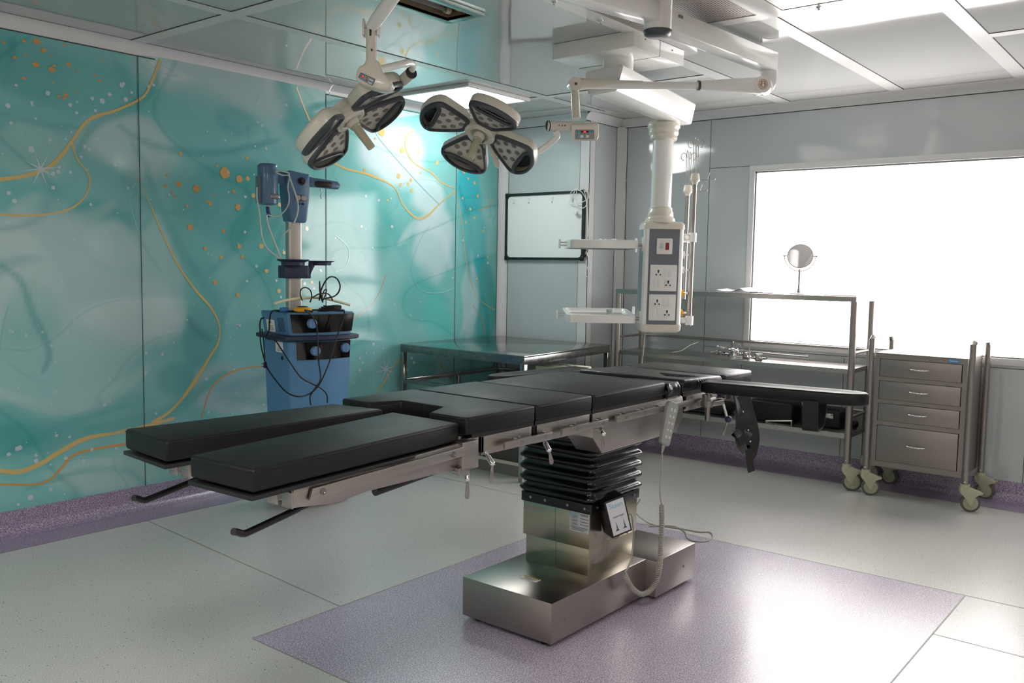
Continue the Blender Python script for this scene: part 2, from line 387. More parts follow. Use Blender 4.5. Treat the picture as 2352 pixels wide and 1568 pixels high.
# coves where walls meet the ceiling, and in the vertical corners
def cove(path, name, vertical=False):
    """path: [(p, inward1, inward2)] quarter-hollow strip of 65 mm"""
    g = G(); R = .065; rows = []
    for p, a, b in path:
        p, a, b = V(p), V(a), V(b); row = []
        for i in range(7):
            t = math.pi/2*i/6; q = p+a*R*(1-math.sin(t))*1+b*R*(1-math.cos(t)); row.append(g.bm.verts.new(q))
        rows.append(row)
    for r0, r1 in zip(rows, rows[1:]):
        for i in range(6): g.face([r0[i], r0[i+1], r1[i+1], r1[i]], True)
    g.mi(1)
    for (p, a, b), (p2, a2, b2) in zip(path, path[1:]):
        p, a, b, p2, a2, b2 = V(p), V(a), V(b), V(p2), V(a2), V(b2)
        for s_, s2, n_, n2 in ((a, a2, b, b2), (b, b2, a, a2)):
            g.poly([p+s_*R+n_*.0016, p+s_*(R+.006)+n_*.0016, p2+s2*(R+.006)+n2*.0016, p2+s2*R+n2*.0016])
    obj(name, g, [COVE, SEAM], **S)
Dn, Up = (0, 0, -1), (0, 0, 1)
cove([((X0, YL, ZC), (0, -1, 0), Dn), ((4.22, YL, ZC), (0, -1, 0), Dn)], 'trim_20'); cove([((4.225, YL, ZC), (0, -1, 0), Dn), ((XB, YL, ZC), (0, -1, 0), Dn)], 'trim_21')
cove([((XB, YL, ZC), (-1, 0, 0), Dn), ((XB, YJ+.0, ZC), (-1, 0, 0), Dn)], 'trim_22')
cove([((XB-.065, YJ, ZC), (0, -1, 0), Dn), ((XR, YJ, ZC), (0, -1, 0), Dn)], 'trim_23')
cove([((XR, YJ, ZC), (-1, 0, 0), Dn), ((XR, Y0, ZC), (-1, 0, 0), Dn)], 'trim_24')
cove([((XB, YL, 0), (-1, 0, 0), (0, -1, 0)), ((XB, YL, ZC-.06), (-1, 0, 0), (0, -1, 0))], 'trim_25')
cove([((XR, YJ, 0), (-1, 0, 0), (0, -1, 0)), ((XR, YJ, ZC-.06), (-1, 0, 0), (0, -1, 0))], 'trim_26')
# cover strips of the outer corner
g = G(); g.box(XB-.004, XB+.075, YJ-.004, YJ, .1, 2.70).box(XB-.004, XB, YJ-.004, YJ+.09, .1, 2.70); g.mi(1).box(XB-.0045, XB, YJ+.09, YJ+.0925, .1, 2.70).box(XB+.075, XB+.077, YJ-.0045, YJ, .1, 2.70)
obj('trim_27', g, [ALU, SEAM], **S)
for kk, z in enumerate((1.0, 1.88, 2.3)):
    pass
# skirting: cove-formed vinyl
def skirt(name, p0, p1, inw):
    g = G(); inw = V(inw); prof = [(.0, .135), (.005, .133), (.005, .06)]+[(.005+.055*(1-math.cos(t)), .06-.057*math.sin(t)) for t in [math.pi/2*i/6 for i in range(1, 7)]]+[(.07, .001)]
    rows = [[g.bm.verts.new(V(p)+inw*d+V((0, 0, z))) for d, z in prof] for p in (p0, p1)]
    for i in range(len(prof)-1): g.face([rows[0][i], rows[0][i+1], rows[1][i+1], rows[1][i]], i > 1)
    obj(name, g, FSKIRT, **S)
skirt('baseboard_left', (X0, YL, 0), (XB, YL, 0), (0, -1, 0)); skirt('baseboard_back', (XB, YL, 0), (XB, YJ, 0), (-1, 0, 0))
skirt('baseboard_jog', (XB, YJ, 0), (XR, YJ, 0), (0, -1, 0)); skirt('baseboard_right', (XR, YJ, 0), (XR, Y0, 0), (-1, 0, 0))

# walls
g = G(); g.poly([(XB, YL, .0), (XB, YJ, .0), (XB, YJ, ZC), (XB, YL, ZC)]); obj('wall_back', g, PANEL, **S)
g = G(); g.poly([(XB, YJ, .0), (XR, YJ, .0), (XR, YJ, ZC), (XB, YJ, ZC)]); obj('wall_jog', g, PANEL, **S)
g = G(); g.poly([(X0, Y0, 0), (X0, YL, 0), (X0, YL, ZC), (X0, Y0, ZC)]); obj('wall_near', g, mat('warm_wall_panel', (214, 208, 200), .5), **S)
g = G(); g.poly([(X0, Y0, 0), (X0, Y0, ZC), (XR, Y0, ZC), (XR, Y0, 0)]); obj('wall_opposite', g, mat('warm_wall_panel', (214, 208, 200), .5), **S)
WY0, WY1, WZ0, WZ1 = .93, 2.945, .95, 2.27
g = G(); ys = [Y0, .885, 2.99, 3.32, YJ]; NY = 60
def dent(y, z):                           # the lintel panels are not quite flat
    return .0105*math.exp(-((y-3.70)**2/.30**2+(z-2.255)**2/.105**2))+.004*math.exp(-((y-3.2)**2/.05**2+(z-2.2)**2/.09**2))
def wgrid(y0, y1, z0, z1, ny, nz):
    R = [[g.bm.verts.new((XR-dent(y0+(y1-y0)*i/ny, z0+(z1-z0)*j/nz), y0+(y1-y0)*i/ny, z0+(z1-z0)*j/nz)) for j in range(nz+1)] for i in range(ny+1)]
    for i in range(ny):
        for j in range(nz): g.face([R[i][j], R[i][j+1], R[i+1][j+1], R[i+1][j]], True)
wgrid(2.99, YJ, 0, ZC, 90, 200); wgrid(.885, 2.99, 2.315, ZC, 8, 8); wgrid(.885, 2.99, 0, .905, 8, 8); wgrid(Y0, .885, 0, ZC, 8, 8)
g.mi(1)
def strip(pa, pb, hy, hz, n=30):
    P_ = []
    for i in range(n+1):
        y, z = pa[0]+(pb[0]-pa[0])*i/n, pa[1]+(pb[1]-pa[1])*i/n
        P_.append([g.bm.verts.new((XR-.0014-(dent(y+s_*hy, z+s_*hz) if y > 2.99 else 0), y+s_*hy, z+s_*hz)) for s_ in (-1, 1)])
    for a, b in zip(P_, P_[1:]): g.face([a[0], a[1], b[1], b[0]])
def vseam(y, z0, z1): strip((y, z0), (y, z1), .0018, 0)
def hseam(z, y0, y1): strip((y0, z), (y1, z), 0, .0018)
vseam(3.335, .13, 2.70); hseam(2.315, 2.99, 3.335); hseam(.885, Y0, 3.335); vseam(3.0, .13, .87); vseam(2.2, .13, .87); vseam(1.0, .13, .87)
obj('wall_right', g, [PANEL, SEAM], **S)
g = G(); g.mi(0)
for a, b, c, d in ((WY0-.045, WY1+.045, WZ1, WZ1+.045), (WY0-.045, WY1+.045, WZ0-.045, WZ0), (WY0-.045, WY0, WZ0, WZ1), (WY1, WY1+.045, WZ0, WZ1)):
    g.box(XR-.012, XR+.03, a, b, c, d, .002)
for a, b, c, d in ((WY0, WY1, WZ1-.012, WZ1), (WY0, WY1, WZ0, WZ0+.01), (WY0, WY0+.012, WZ0, WZ1), (WY1-.012, WY1, WZ0, WZ1)):
    g.mi(1).box(XR-.002, XR+.028, a, b, c, d)
wn = obj('window_1', g, [ALU, mat('window_gasket', (120, 124, 122), .5)], **S)
g = G(); g.poly([(XR+.02, WY0, WZ0), (XR+.02, WY0, WZ1), (XR+.02, WY1, WZ1), (XR+.02, WY1, WZ0)]); obj('pane', g, SKYE, wn)

# mural wall, painted
def wp(x, y): p = at(x, y, 1, YL); return p.x, p.z
def blob(x, y, rx, ry, c, a=1.0, rot=0):
    X, Z = wp(x, y); d = (np.array([X, YL, Z])-CAM)@_f; s = d/FPX; return X, Z, rx*s, ry*s, np.array(srgb(c)[:3]), a, rot
T1, T2, PAL, PAL2, BLU, GRN = (94, 172, 168), (66, 154, 152), (190, 208, 210), (206, 220, 224), (140, 196, 200), (148, 196, 186)
BL = [blob(*b) for b in [
 (190, 190, 200, 75, T1), (70, 150, 90, 90, T2, .6), (120, 320, 170, 60, T1, .7), (500, 190, 190, 70, PAL), (560, 300, 260, 60, (130, 190, 190), .8), (290, 330, 110, 70, PAL, .9), (90, 350, 90, 60, PAL, .4),
 (230, 500, 90, 45, T2, .8), (110, 560, 150, 80, PAL, .9), (60, 640, 60, 40, T2, .7), (270, 560, 60, 60, PAL2, .7), (180, 700, 250, 100, PAL, .9), (120, 840, 220, 90, (150, 196, 196), .8), (60, 760, 50, 90, GRN, .5),
 (540, 460, 150, 110, T2, .8), (430, 600, 60, 110, T1, .9), (470, 740, 60, 100, T2, .8), (360, 620, 60, 140, PAL, .6), (610, 640, 90, 130, T1, .6), (540, 880, 110, 80, (158, 184, 190), .9), (400, 860, 60, 50, T2, .7),
 (330, 1040, 120, 50, (140, 200, 190), .7), (150, 960, 220, 60, T1, .6), (60, 1120, 140, 50, (130, 196, 190), .8), (240, 1090, 140, 40, PAL, .5), (60, 1010, 130, 40, T2, .5),
 (700, 300, 70, 80, T2, .5), (840, 290, 110, 60, GRN, .5), (900, 370, 90, 70, PAL2, .8), (980, 450, 60, 50, PAL2, .8), (860, 520, 60, 90, T1, .7), (1000, 560, 55, 90, PAL2, .8), (960, 680, 60, 60, T1, .6), (880, 780, 80, 60, (120, 180, 180), .7), (1000, 740, 50, 60, (90, 190, 186), .8),
 (1090, 440, 45, 70, (56, 176, 186), 1), (1090, 560, 50, 100, (40, 164, 172), 1), (1110, 700, 40, 80, T2, .9), (1075, 680, 22, 80, PAL, .6), (960, 850, 60, 40, T2, .8), (700, 880, 80, 60, PAL, .6), (640, 960, 90, 80, PAL, .5)]]
STROKES = []
def stroke(pts, wd, c, a=.8):
    q = [wp(x, y) for x, y in pts]; P_ = [V((x, 0, z)) for x, z in q]; P_ = spline(P_, 4); d = (np.array([q[0][0], YL, q[0][1]])-CAM)@_f
    STROKES.append(([(p.x, p.z) for p in P_], wd*d/FPX, np.array(srgb(c)[:3]), a))
DK = (52, 142, 144)
for q in [([(366, 150), (352, 205), (300, 245), (215, 285), (182, 350)], 13, DK, .55), ([(335, 400), (380, 490), (430, 590), (490, 690)], 15, DK, .5), ([(428, 722), (448, 748), (482, 772)], 12, (40, 128, 134), .8),
 ([(-10, 600), (45, 650), (70, 720), (110, 805), (100, 850)], 11, DK, .6), ([(265, 285), (350, 335), (500, 345), (640, 315)], 12, DK, .45), ([(520, 850), (420, 925), (340, 965), (200, 985)], 22, (70, 156, 152), .6), ([(470, 625), (535, 570), (565, 500), (560, 430)], 16, DK, .4),
 ([(500, 740), (545, 660), (610, 610), (650, 520)], 12, DK, .4), ([(1058, 430), (1082, 520), (1075, 610), (1112, 700), (1120, 790)], 10, (30, 140, 150), .6), ([(0, 265), (80, 285), (180, 292)], 8, DK, .5), ([(30, 80), (25, 150), (10, 190)], 14, DK, .5),
 ([(265, 140), (290, 180), (300, 230)], 18, DK, .45), ([(0, 1050), (80, 1010), (170, 965), (290, 930)], 16, (66, 152, 150), .5), ([(280, 410), (370, 480), (450, 470), (480, 440)], 8, DK, .4), ([(300, 330), (340, 400), (350, 480), (330, 520)], 14, (90, 172, 172), .5),
 ([(0, 900), (120, 935), (250, 905), (330, 840)], 26, (196, 214, 218), .35), ([(40, 480), (100, 455), (190, 500), (260, 470)], 24, (198, 214, 216), .4), ([(560, 230), (640, 300), (700, 420), (690, 560)], 26, (186, 212, 212), .35), ([(830, 430), (900, 520), (960, 640), (1030, 690)], 18, (70, 170, 172), .4),
 ([(920, 560), (960, 520), (1010, 540), (1035, 610)], 20, (214, 226, 230), .5), ([(800, 640), (860, 700), (900, 780)], 20, (80, 174, 172), .4), ([(1060, 760), (1090, 690), (1085, 620)], 16, (190, 206, 214), .5), ([(60, 1130), (180, 1085), (290, 1080), (340, 1110)], 10, (84, 166, 164), .5)]: stroke(*q)
def ink(X, Z):
    """X, Z arrays -> printed colour"""
    n1 = np.array([noise.noise(V((a*1.3, b*1.3, 3.1))) for a, b in zip(X, Z)])*.15+np.array([noise.noise(V((a*5, b*5, 1.1))) for a, b in zip(X, Z)])*.035
    n2 = np.array([noise.noise(V((a*1.1+9, b*1.5, 8.1))) for a, b in zip(X, Z)])*.15+np.array([noise.noise(V((a*4+4, b*5, 6.1))) for a, b in zip(X, Z)])*.035
    c = np.tile(np.array(srgb((124, 187, 185))[:3]), (len(X), 1)); xx, zz = X+n1, Z+n2
    for bx, bz, rx, rz, cc, a, _ in BL:
        d = np.sqrt(((xx-bx)/rx)**2+((zz-bz)/rz)**2); t = np.clip((1.25-d)/.5, 0, 1); t = (t*t*(3-2*t)*min(1, a))[:, None]; c = c+(cc-c)*t
    xx, zz = X+n1*.25, Z+n2*.25
    for P_, wd, cc, a in STROKES:
        best = np.full(len(X), 9.0); m_ = len(P_)
        for k_, ((x0, z0), (x1, z1)) in enumerate(zip(P_, P_[1:])):
            dx, dz = x1-x0, z1-z0; t = np.clip(((xx-x0)*dx+(zz-z0)*dz)/(dx*dx+dz*dz+1e-9), 0, 1); wk = .35+.65*math.sin(math.pi*(k_+.5)/m_)
            best = np.minimum(best, np.hypot(xx-x0-t*dx, zz-z0-t*dz)/wk)
        t = np.clip(1.3-best/wd, 0, 1); t = (t*t*(3-2*t)*a)[:, None]; c = c+(cc-c)*t
    return c
g = G(); xs = [X0, -1.45, -.02, 1.385, 2.79, 4.18, 5.565, XB]; TILT = {1.385: .003, 2.79: -.014, 4.18: -.001, 5.565: .002}
def wy(x):
    for a, b in zip(xs, xs[1:]):
        if a <= x <= b: return TILT.get(a, 0)*(x-a)/(b-a)
    return 0
lay = []
for a, b in zip(xs, xs[1:]):
    fine = b > 1.3; st = .02 if fine else .15; nx, nzz = max(2, int((b-a)/st)), int(2.72/(.02 if fine else .15)); tl = TILT.get(a, 0)
    R = [[g.bm.verts.new((a+(b-a)*i/nx, YL-.0005+tl*(i/nx), 2.72*j/nzz)) for j in range(nzz+1)] for i in range(nx+1)]
    for i in range(nx):
        for j in range(nzz): g.face([R[i][j], R[i+1][j], R[i+1][j+1], R[i][j+1]], True)
g.mi(1)
for x in xs[1:-1]: g.box(x-.0018, x+.0018, YL-.0035+min(wy(x-.001), wy(x+.001)), YL-.0008, .13, 2.70)
OFF = YL-.0022
LAY = [0]
def wpt(x, y, o=OFF): X, Z = wp(x, y); return V((X, o+wy(X)-LAY[0]*1e-6, Z))
def gold(pts, wd, m=2):
    LAY[0] += 1; g.mi(m); P = spline([wpt(x, y) for x, y in pts], 7); n = len(P); rows = []
    for i, p in enumerate(P):
        d = (P[min(i+1, n-1)]-P[max(i-1, 0)]).normalized(); sd = V((-d.z, 0, d.x)); t = i/(n-1)
        q = (wd if not callable(wd) else wd(t))/2*(.62+.42*noise.noise(V((p.x*4, p.z*4, m))))
        rows.append((g.bm.verts.new(p+sd*q), g.bm.verts.new(p-sd*q)))
    for a, b in zip(rows, rows[1:]): g.face([a[0], b[0], b[1], a[1]])
def disc(x, y, r, m=2, sq=1):
    LAY[0] += 1; g.mi(m); c = wpt(x, y, OFF); dd = (V(c)-V((0, 0, 1.5))).length/FPX*r; n = 14 if r > 3 else 8
    g.poly([c+V((dd*math.cos(2*math.pi*i/n), 0, sq*dd*math.sin(2*math.pi*i/n)))*(1+.1*math.sin(i*2.1+x)) for i in range(n)])
gold([(368, 136), (345, 195), (325, 225), (270, 252), (205, 275), (165, 325), (140, 358), (110, 385), (60, 403), (0, 412), (-60, 415), (-200, 395), (-420, 430)], lambda t: .022+.022*t)
gold([(165, 320), (176, 362), (203, 400), (205, 430), (190, 458), (160, 480), (110, 492), (40, 495), (-20, 492), (-160, 500), (-300, 540)], .016)
gold([(316, 405), (345, 470), (370, 530), (410, 612), (450, 668), (482, 705), (502, 745), (500, 785), (480, 820), (455, 862), (420, 912), (380, 952), (330, 980)], lambda t: .012+.026*t)
gold([(-420, 1150), (-200, 1110), (-30, 1082), (40, 1083), (90, 1066), (140, 1036), (200, 1006), (290, 990), (400, 960)], .034)
gold([(-420, 1130), (-200, 1140), (-30, 1114), (80, 1112), (115, 1100), (140, 1075), (170, 1045), (220, 1030), (300, 1018)], .022, 3)
gold([(678, 200), (700, 258), (730, 320), (760, 365), (790, 386), (850, 402), (905, 430), (925, 470), (955, 500), (980, 496), (1010, 467), (1046, 438)], .024)
gold([(952, 296), (932, 315), (933, 345), (952, 375), (991, 397), (1012, 418), (1044, 433)], .018)
gold([(640, 838), (560, 845), (510, 865), (480, 900), (462, 960)], .014, 3)
gold([(800, 742), (850, 702), (872, 670), (888, 628)], .008, 3)
gold([(932, 806), (905, 838), (880, 880), (860, 908)], .02); gold([(1003, 808), (1016, 845), (1034, 870)], .013, 3)
gold([(1048, 440), (1062, 520), (1070, 600), (1095, 680), (1137, 712)], .010); gold([(1085, 700), (1110, 740), (1112, 800)], .008, 3); gold([(1137, 455), (1120, 475), (1100, 482)], .010, 3)
gold([(300, 980), (240, 1000), (180, 1010)], .010)
for x, y, r in [(85, 95, 9), (55, 94, 5), (100, 116, 7), (82, 148, 8), (119, 160, 8), (158, 148, 6), (55, 180, 5), (33, 132, 5), (148, 102, 4), (218, 173, 4), (230, 185, 4), (151, 218, 6), (147, 226, 5), (135, 221, 4), (124, 151, 4), (176, 212, 3), (122, 189, 3), (176, 164, 3), (119, 128, 3), (58, 125, 3), (8, 97, 4), (236, 138, 3)]: disc(x, y, r*.8, 3, .8)
for x, y, r in [(515, 397, 12), (548, 411, 8), (567, 410, 5), (450, 433, 8), (410, 423, 6), (394, 440, 3), (378, 427, 4), (414, 353, 4), (497, 381, 3), (394, 443, 2), (382, 403, 3), (436, 522, 7), (481, 465, 3), (490, 448, 2), (535, 440, 4), (545, 476, 7), (476, 462, 3), (482, 469, 4), (566, 362, 4), (580, 449, 5), (429, 473, 3), (400, 451, 3), (507, 590, 4), (493, 648, 5), (512, 530, 4), (548, 565, 5), (545, 677, 5), (555, 590, 4), (598, 565, 6), (610, 622, 5), (650, 580, 4), (702, 525, 5), (638, 668, 5), (713, 648, 4), (640, 470, 5), (470, 570, 4), (876, 303, 10), (861, 318, 3), (923, 345, 7), (915, 404, 6), (943, 413, 4), (837, 390, 4), (893, 278, 4), (1003, 375, 4), (960, 350, 3), (1004, 372, 4), (985, 386, 2), (965, 397, 3), (945, 437, 4), (920, 424, 4), (937, 423, 4), (890, 460, 3), (1065, 395, 4), (1075, 410, 3), (1090, 420, 4), (1062, 455, 3), (1080, 480, 3), (1097, 450, 4), (1090, 500, 3), (1110, 530, 3), (1070, 510, 3), (1120, 590, 3), (1095, 640, 3)]: disc(x, y, r, 3 if x < 560 else 2)
rnd = random.Random(3)
WD = [(110, 214, 6), (212, 226, 5), (235, 232, 7), (252, 217, 5), (280, 195, 6), (284, 192, 4), (289, 228, 6), (161, 241, 5), (176, 259, 4), (37, 196, 4), (73, 236, 4), (18, 243, 6), (82, 272, 3), (219, 254, 4), (302, 212, 4), (340, 198, 4), (352, 195, 4), (164, 303, 3), (72, 343, 8), (151, 319, 3), (195, 336, 5), (205, 343, 5), (115, 322, 4), (225, 319, 5), (136, 384, 4), (134, 394, 5), (122, 398, 5), (162, 395, 4), (122, 431, 5), (20, 443, 5), (33, 461, 6), (187, 360, 4), (545, 184, 4), (536, 190, 3), (590, 238, 4), (595, 219, 4), (600, 289, 4), (609, 341, 4), (590, 281, 3), (584, 336, 3), (40, 1030, 6), (20, 1043, 5), (45, 1028, 6), (83, 1058, 6), (151, 1052, 5), (192, 1058, 4), (117, 1124, 5), (70, 1142, 7), (148, 1135, 3), (42, 1158, 4), (170, 1072, 3), (211, 1032, 4), (160, 1003, 4), (130, 1000, 4), (716, 603, 6), (690, 640, 4), (697, 651, 5), (718, 662, 4), (840, 450, 4), (870, 460, 4), (900, 520, 5), (830, 520, 4), (857, 790, 5), (826, 822, 4), (832, 833, 4), (841, 810, 3), (826, 850, 5), (880, 800, 3), (945, 822, 5), (950, 832, 5), (935, 850, 4), (961, 812, 3)]
for _ in range(210): WD.append((rnd.uniform(0, 1135), rnd.uniform(230, 1090), rnd.choice([1.6, 2, 2, 2.6, 3.2, 4])))
for x, y, r in WD:
    disc(x, y, r*.8, 4)
for x, y, L_ in ((93, 388, 38), (886, 848, 34)):
    for a in (.2, 1.1, 1.9, 2.7):
        LAY[0] += 1; c = wpt(x, y, OFF-.0003); s_ = c.x and (V(c)-V((0, 0, 1.5))).length/FPX*L_; d = V((math.cos(a), 0, math.sin(a))); n_ = V((-d.z, 0, d.x))*s_*.06; g.mi(4).poly([c-d*s_, c-n_, c+d*s_, c+n_])
for pts in ([(860, 300), (880, 330), (960, 420), (1010, 470)], [(985, 520), (960, 560), (945, 620), (965, 665), (1010, 672), (1045, 660)], [(20, 700), (5, 800), (60, 860), (170, 880), (280, 860), (330, 830)], [(310, 420), (300, 470), (330, 560), (370, 620)], [(770, 540), (800, 570), (795, 610), (770, 625)]):
    gold(pts, .008, 5)
WLINE = mat('printed_pale_line', (150, 205, 205), .13, coat=.5)
wl = obj('wall_left', g, [MURAL, SEAM, GOLD, ORANGE, WDOT, WLINE], **S)
me = wl.data; ca = me.color_attributes.new('ink', 'FLOAT_COLOR', 'POINT'); cols = np.ones((len(me.vertices), 4), dtype=np.float32)
co = np.zeros(len(me.vertices)*3); me.vertices.foreach_get('co', co); co = co.reshape(-1, 3); fr = co[:, 0] > 1.3; cols[:, :3] = srgb((124, 187, 185))[:3]; cols[fr, :3] = ink(co[fr, 0], co[fr, 2])
ca.data.foreach_set('color', cols.ravel())

# ---------------------------------------------------------------- ceiling fixtures
def panel_lamp(x0, x1, y0, y1, label, grp=None):
    t = thing('ceiling_light', label, 'ceiling light', ((x0+x1)/2, (y0+y1)/2, ZC-.03), grp)
    g = G(); z0, z1 = ZC-.026, ZC-.0005; b = .03
    for a, c, d, e in ((x0, x1, y0, y0+b), (x0, x1, y1-b, y1), (x0, x0+b, y0+b, y1-b), (x1-b, x1, y0+b, y1-b)): g.box(a, c, d, e, z0, z1, .003)
    obj('frame', g, ALU, t)
    g = G(); g.box(x0+b, x1-b, y0+b, y1-b, z0+.004, z0+.010); obj('diffuser', g, LAMPE, t)
panel_lamp(4.70, 5.40, 4.20, 4.93, 'square lit ceiling panel light near the teal wall')
panel_lamp(5.45, 6.05, -1.35, -.75, 'square lit ceiling panel light by the opposite wall, farther corner')
FILL_LAMPE = emit_mat('added_fill_warm', (1, .955, .92, 1), 29.0)  # warm fill panels added out of view to brighten the camera-facing sides
def fill_lamp(x, y, label):
    global LAMPE
    keep = LAMPE; LAMPE = FILL_LAMPE; panel_lamp(x-.35, x+.35, y-.35, y+.35, label); LAMPE = keep
fill_lamp(.35, .95, 'unseen square fill light added over the near middle of the room'); fill_lamp(-1.1, 3.2, 'unseen square fill light added by the near wall beside the mural'); fill_lamp(1.3, -1.2, 'unseen square fill light added by the opposite wall, nearer corner')
t = thing('ultraviolet_fixture', 'recessed narrow ceiling fixture with two glass tubes in green-grey frame', 'ceiling fixture', (2.87, 3.13, ZC-.02))
g = G(); z0, z1 = ZC-.018, ZC-.0004
for a, b, c, d in ((2.25, 3.482, 3.005, 3.05), (2.25, 3.482, 3.218, 3.262), (2.25, 2.3, 3.05, 3.218), (3.435, 3.482, 3.05, 3.218)): g.box(a, b, c, d, z0, z1, .002)
g.cyl((3.485, 3.13, ZC-.012), (3.495, 3.13, ZC-.012), .006)
obj('frame', g, GREENFR, t)
g = G(); z2 = ZC+.09
g.poly([(2.3, 3.05, z2), (3.435, 3.05, z2), (3.435, 3.218, z2), (2.3, 3.218, z2)]).poly([(2.3, 3.05, z0), (3.435, 3.05, z0), (3.435, 3.05, z2), (2.3, 3.05, z2)]).poly([(2.3, 3.218, z0), (2.3, 3.218, z2), (3.435, 3.218, z2), (3.435, 3.218, z0)]).poly([(3.435, 3.05, z0), (3.435, 3.218, z0), (3.435, 3.218, z2), (3.435, 3.05, z2)]).poly([(2.3, 3.05, z0), (2.3, 3.05, z2), (2.3, 3.218, z2), (2.3, 3.218, z0)])
obj('reflector', g, BROWNM, t)
for y in (3.095, 3.175):
    g = G(); g.cyl((2.36, y, ZC+.02), (3.37, y, ZC+.02), .013); o = obj('glass_tube', g, CLEAR, t)
    for a in (2.33, 3.37): g = G(); g.cyl((a, y, ZC+.02), (a+.03, y, ZC+.02), .02); obj('lamp_socket', g, HANDLE, t)
t = thing('air_diffuser', 'large metal laminar air diffuser with perforated panels in the ceiling', 'air diffuser', (3.4, 1.7, ZC-.012))
g = G(); fx0, fx1, fy0, fy1 = 2.3, 4.352, .55, 2.625; px_ = [(2.42, 3.28), (3.40, 4.262)]; py_ = [(.64, 1.13), (1.25, 1.785), (1.915, 2.535)]
z0, z1 = ZC-.012, ZC-.0005
g.box(fx0, px_[0][0], fy0, fy1, z0, z1).box(px_[0][1], px_[1][0], fy0, fy1, z0, z1).box(px_[1][1], fx1, fy0, fy1, z0, z1)
for a, b in px_:
    for c, d in ((fy0, py_[0][0]), (py_[0][1], py_[1][0]), (py_[1][1], py_[2][0]), (py_[2][1], fy1)): g.box(a, b, c, d, z0, z1)
obj('frame', g, HEPA, t)
for a, b in px_:
    for c, d in py_:
        g = G(); g.poly([(a, c, z0+.003), (a, d, z0+.003), (b, d, z0+.003), (b, c, z0+.003)]); obj('perforated_panel', g, PERF, t)
for x, y in ((4.30, 1.62), (4.30, 2.2), (3.9, 2.59), (3.5, 2.59)):
    g = G(); g.lathe((x, y, z0), (0, 0, -1), [(0, .012), (.004, .012), (.006, .006), (.016, .006), (.018, 0)], 12); obj('knob', g, CHROME, t)

# ---------------------------------------------------------------- operating table
TB = thing('operating_table', 'black padded operating table on a stainless steel pedestal with split leg pads', 'operating table', (3.31, 2.235, 0))
g = G(); g.prism([(2.765, 2.0, .02), (3.49, 2.0, .02), (3.49, 2.47, .02), (2.765, 2.47, .02)], (0, 0, .167), .004)
g.prism([(3.487, 1.945, .02), (3.863, 1.945, .02), (3.863, 2.525, .02), (3.487, 2.525, .02)], (0, 0, .167), .004)
for x, y, yy in ((3.75, 1.945, -1), (2.86, 2.0, -1)): g.cyl((x, y+.002, .1), (x, y-.003, .1), .006)
base = obj('base_plinth', g, mat('plinth_steel', (164, 156, 150), .30, 1, var=.14, vscale=2.5, bump=.0006, bscale=7), TB)
for x, y in ((2.82, 2.06), (2.82, 2.41), (3.8, 2.0), (3.8, 2.47)):
    g = G(); g.cyl((x, y, 0), (x, y, .022), .028); obj('foot', g, BLACK, TB)
g = G(); g.obox((2.93, 2.235, .1885), (1, .0, 0), (0, 1, 0), (0, 0, 1), .036, .085, .002); st = obj('warning_sticker', g, PAPER, TB)
g = G(); g.box(2.936, 2.948, 2.194, 2.276, .1895, .190); obj('sticker_band', g, ORANGE, st)
for i in range(3):
    g = G(); g.box(2.917+i*.006, 2.919+i*.006, 2.2+.01*(i == 0), 2.262, .1895, .1900); obj('text_line', g, INK, st)
g = G(); g.box(3.12, 3.485, 2.07, 2.407, .186, .32, .002); g.mi(1).box(3.1195, 3.1198, 2.24, 2.2412, .19, .31); obj('lower_column', g, [STEELB, SEAM], TB)
g = G(); g.box(3.110, 3.495, 2.060, 2.418, .308, .475, .002); g.mi(1).box(3.1095, 3.1098, 2.24, 2.2412, .31, .46); upc = obj('upper_column', g, [STEELB, SEAM], TB)
g = G(); g.prism(frame2((3.302, 2.239, .462), (1, 0, 0), (0, 1, 0), rnd_rect(.405, .378, .012)), (0, 0, .042), .002); fl = obj('bellows_flange', g, BLACK, TB)
for p, d in [((3.099, y, .484), (-1, 0, 0)) for y in (2.08, 2.17, 2.29, 2.37)]+[((x, 2.049, .484), (0, -1, 0)) for x in (3.15, 3.24, 3.36, 3.45)]:
    g = G(); g.lathe(p, d, [(-.001, .006), (.002, .006), (.003, .003), (.0015, .003), (.0015, 0)], 10); obj('screw', g, STEEL, fl)
g = G(); g.box(3.285, 3.325, 2.0475, 2.05, .468, .488); st = obj('blue_label', g, mat('deep_blue', (35, 35, 110), .4), fl)
g = G(); g.box(3.290, 3.32, 2.0465, 2.0475, .477, .479); obj('text_line', g, WHITE, st)
# bellows: folded rubber skirt
g = G(); rings = []
zs = [.503]
prof = []
z = .503; prof.append((z, 0.0)); 
for i in range(7):
    prof += [(z+.010, .0185), (z+.017, .0255), (z+.024, .0255), (z+.031, .0185), (z+.048, -.004)]
    z += .0495
for i, (z, e) in enumerate(prof):
    zz = z; ctr = V((3.302, 2.239, zz)); W_, H_ = .385+2*e, .358+2*e
    pts = frame2(ctr, (1, 0, 0), (0, 1, 0), rnd_rect(W_, H_, .028+max(e, 0)*.6, 5))
    rings.append([g.bm.verts.new(p+V((0, 0, .0025*math.sin(7*p.x+9*p.y+i)))) for p in pts])
for a, b in zip(rings, rings[1:]):
    n = len(a)
    for k in range(n): g.face([a[k], a[(k+1) % n], b[(k+1) % n], b[k]], True)
g.face(rings[-1]); obj('bellows', g, RUBBER, TB, angle=180)
g = G(); g.box(2.95, 3.62, 2.06, 2.41, .80, .93, .01); obj('lift_head', g, BLACK, TB)
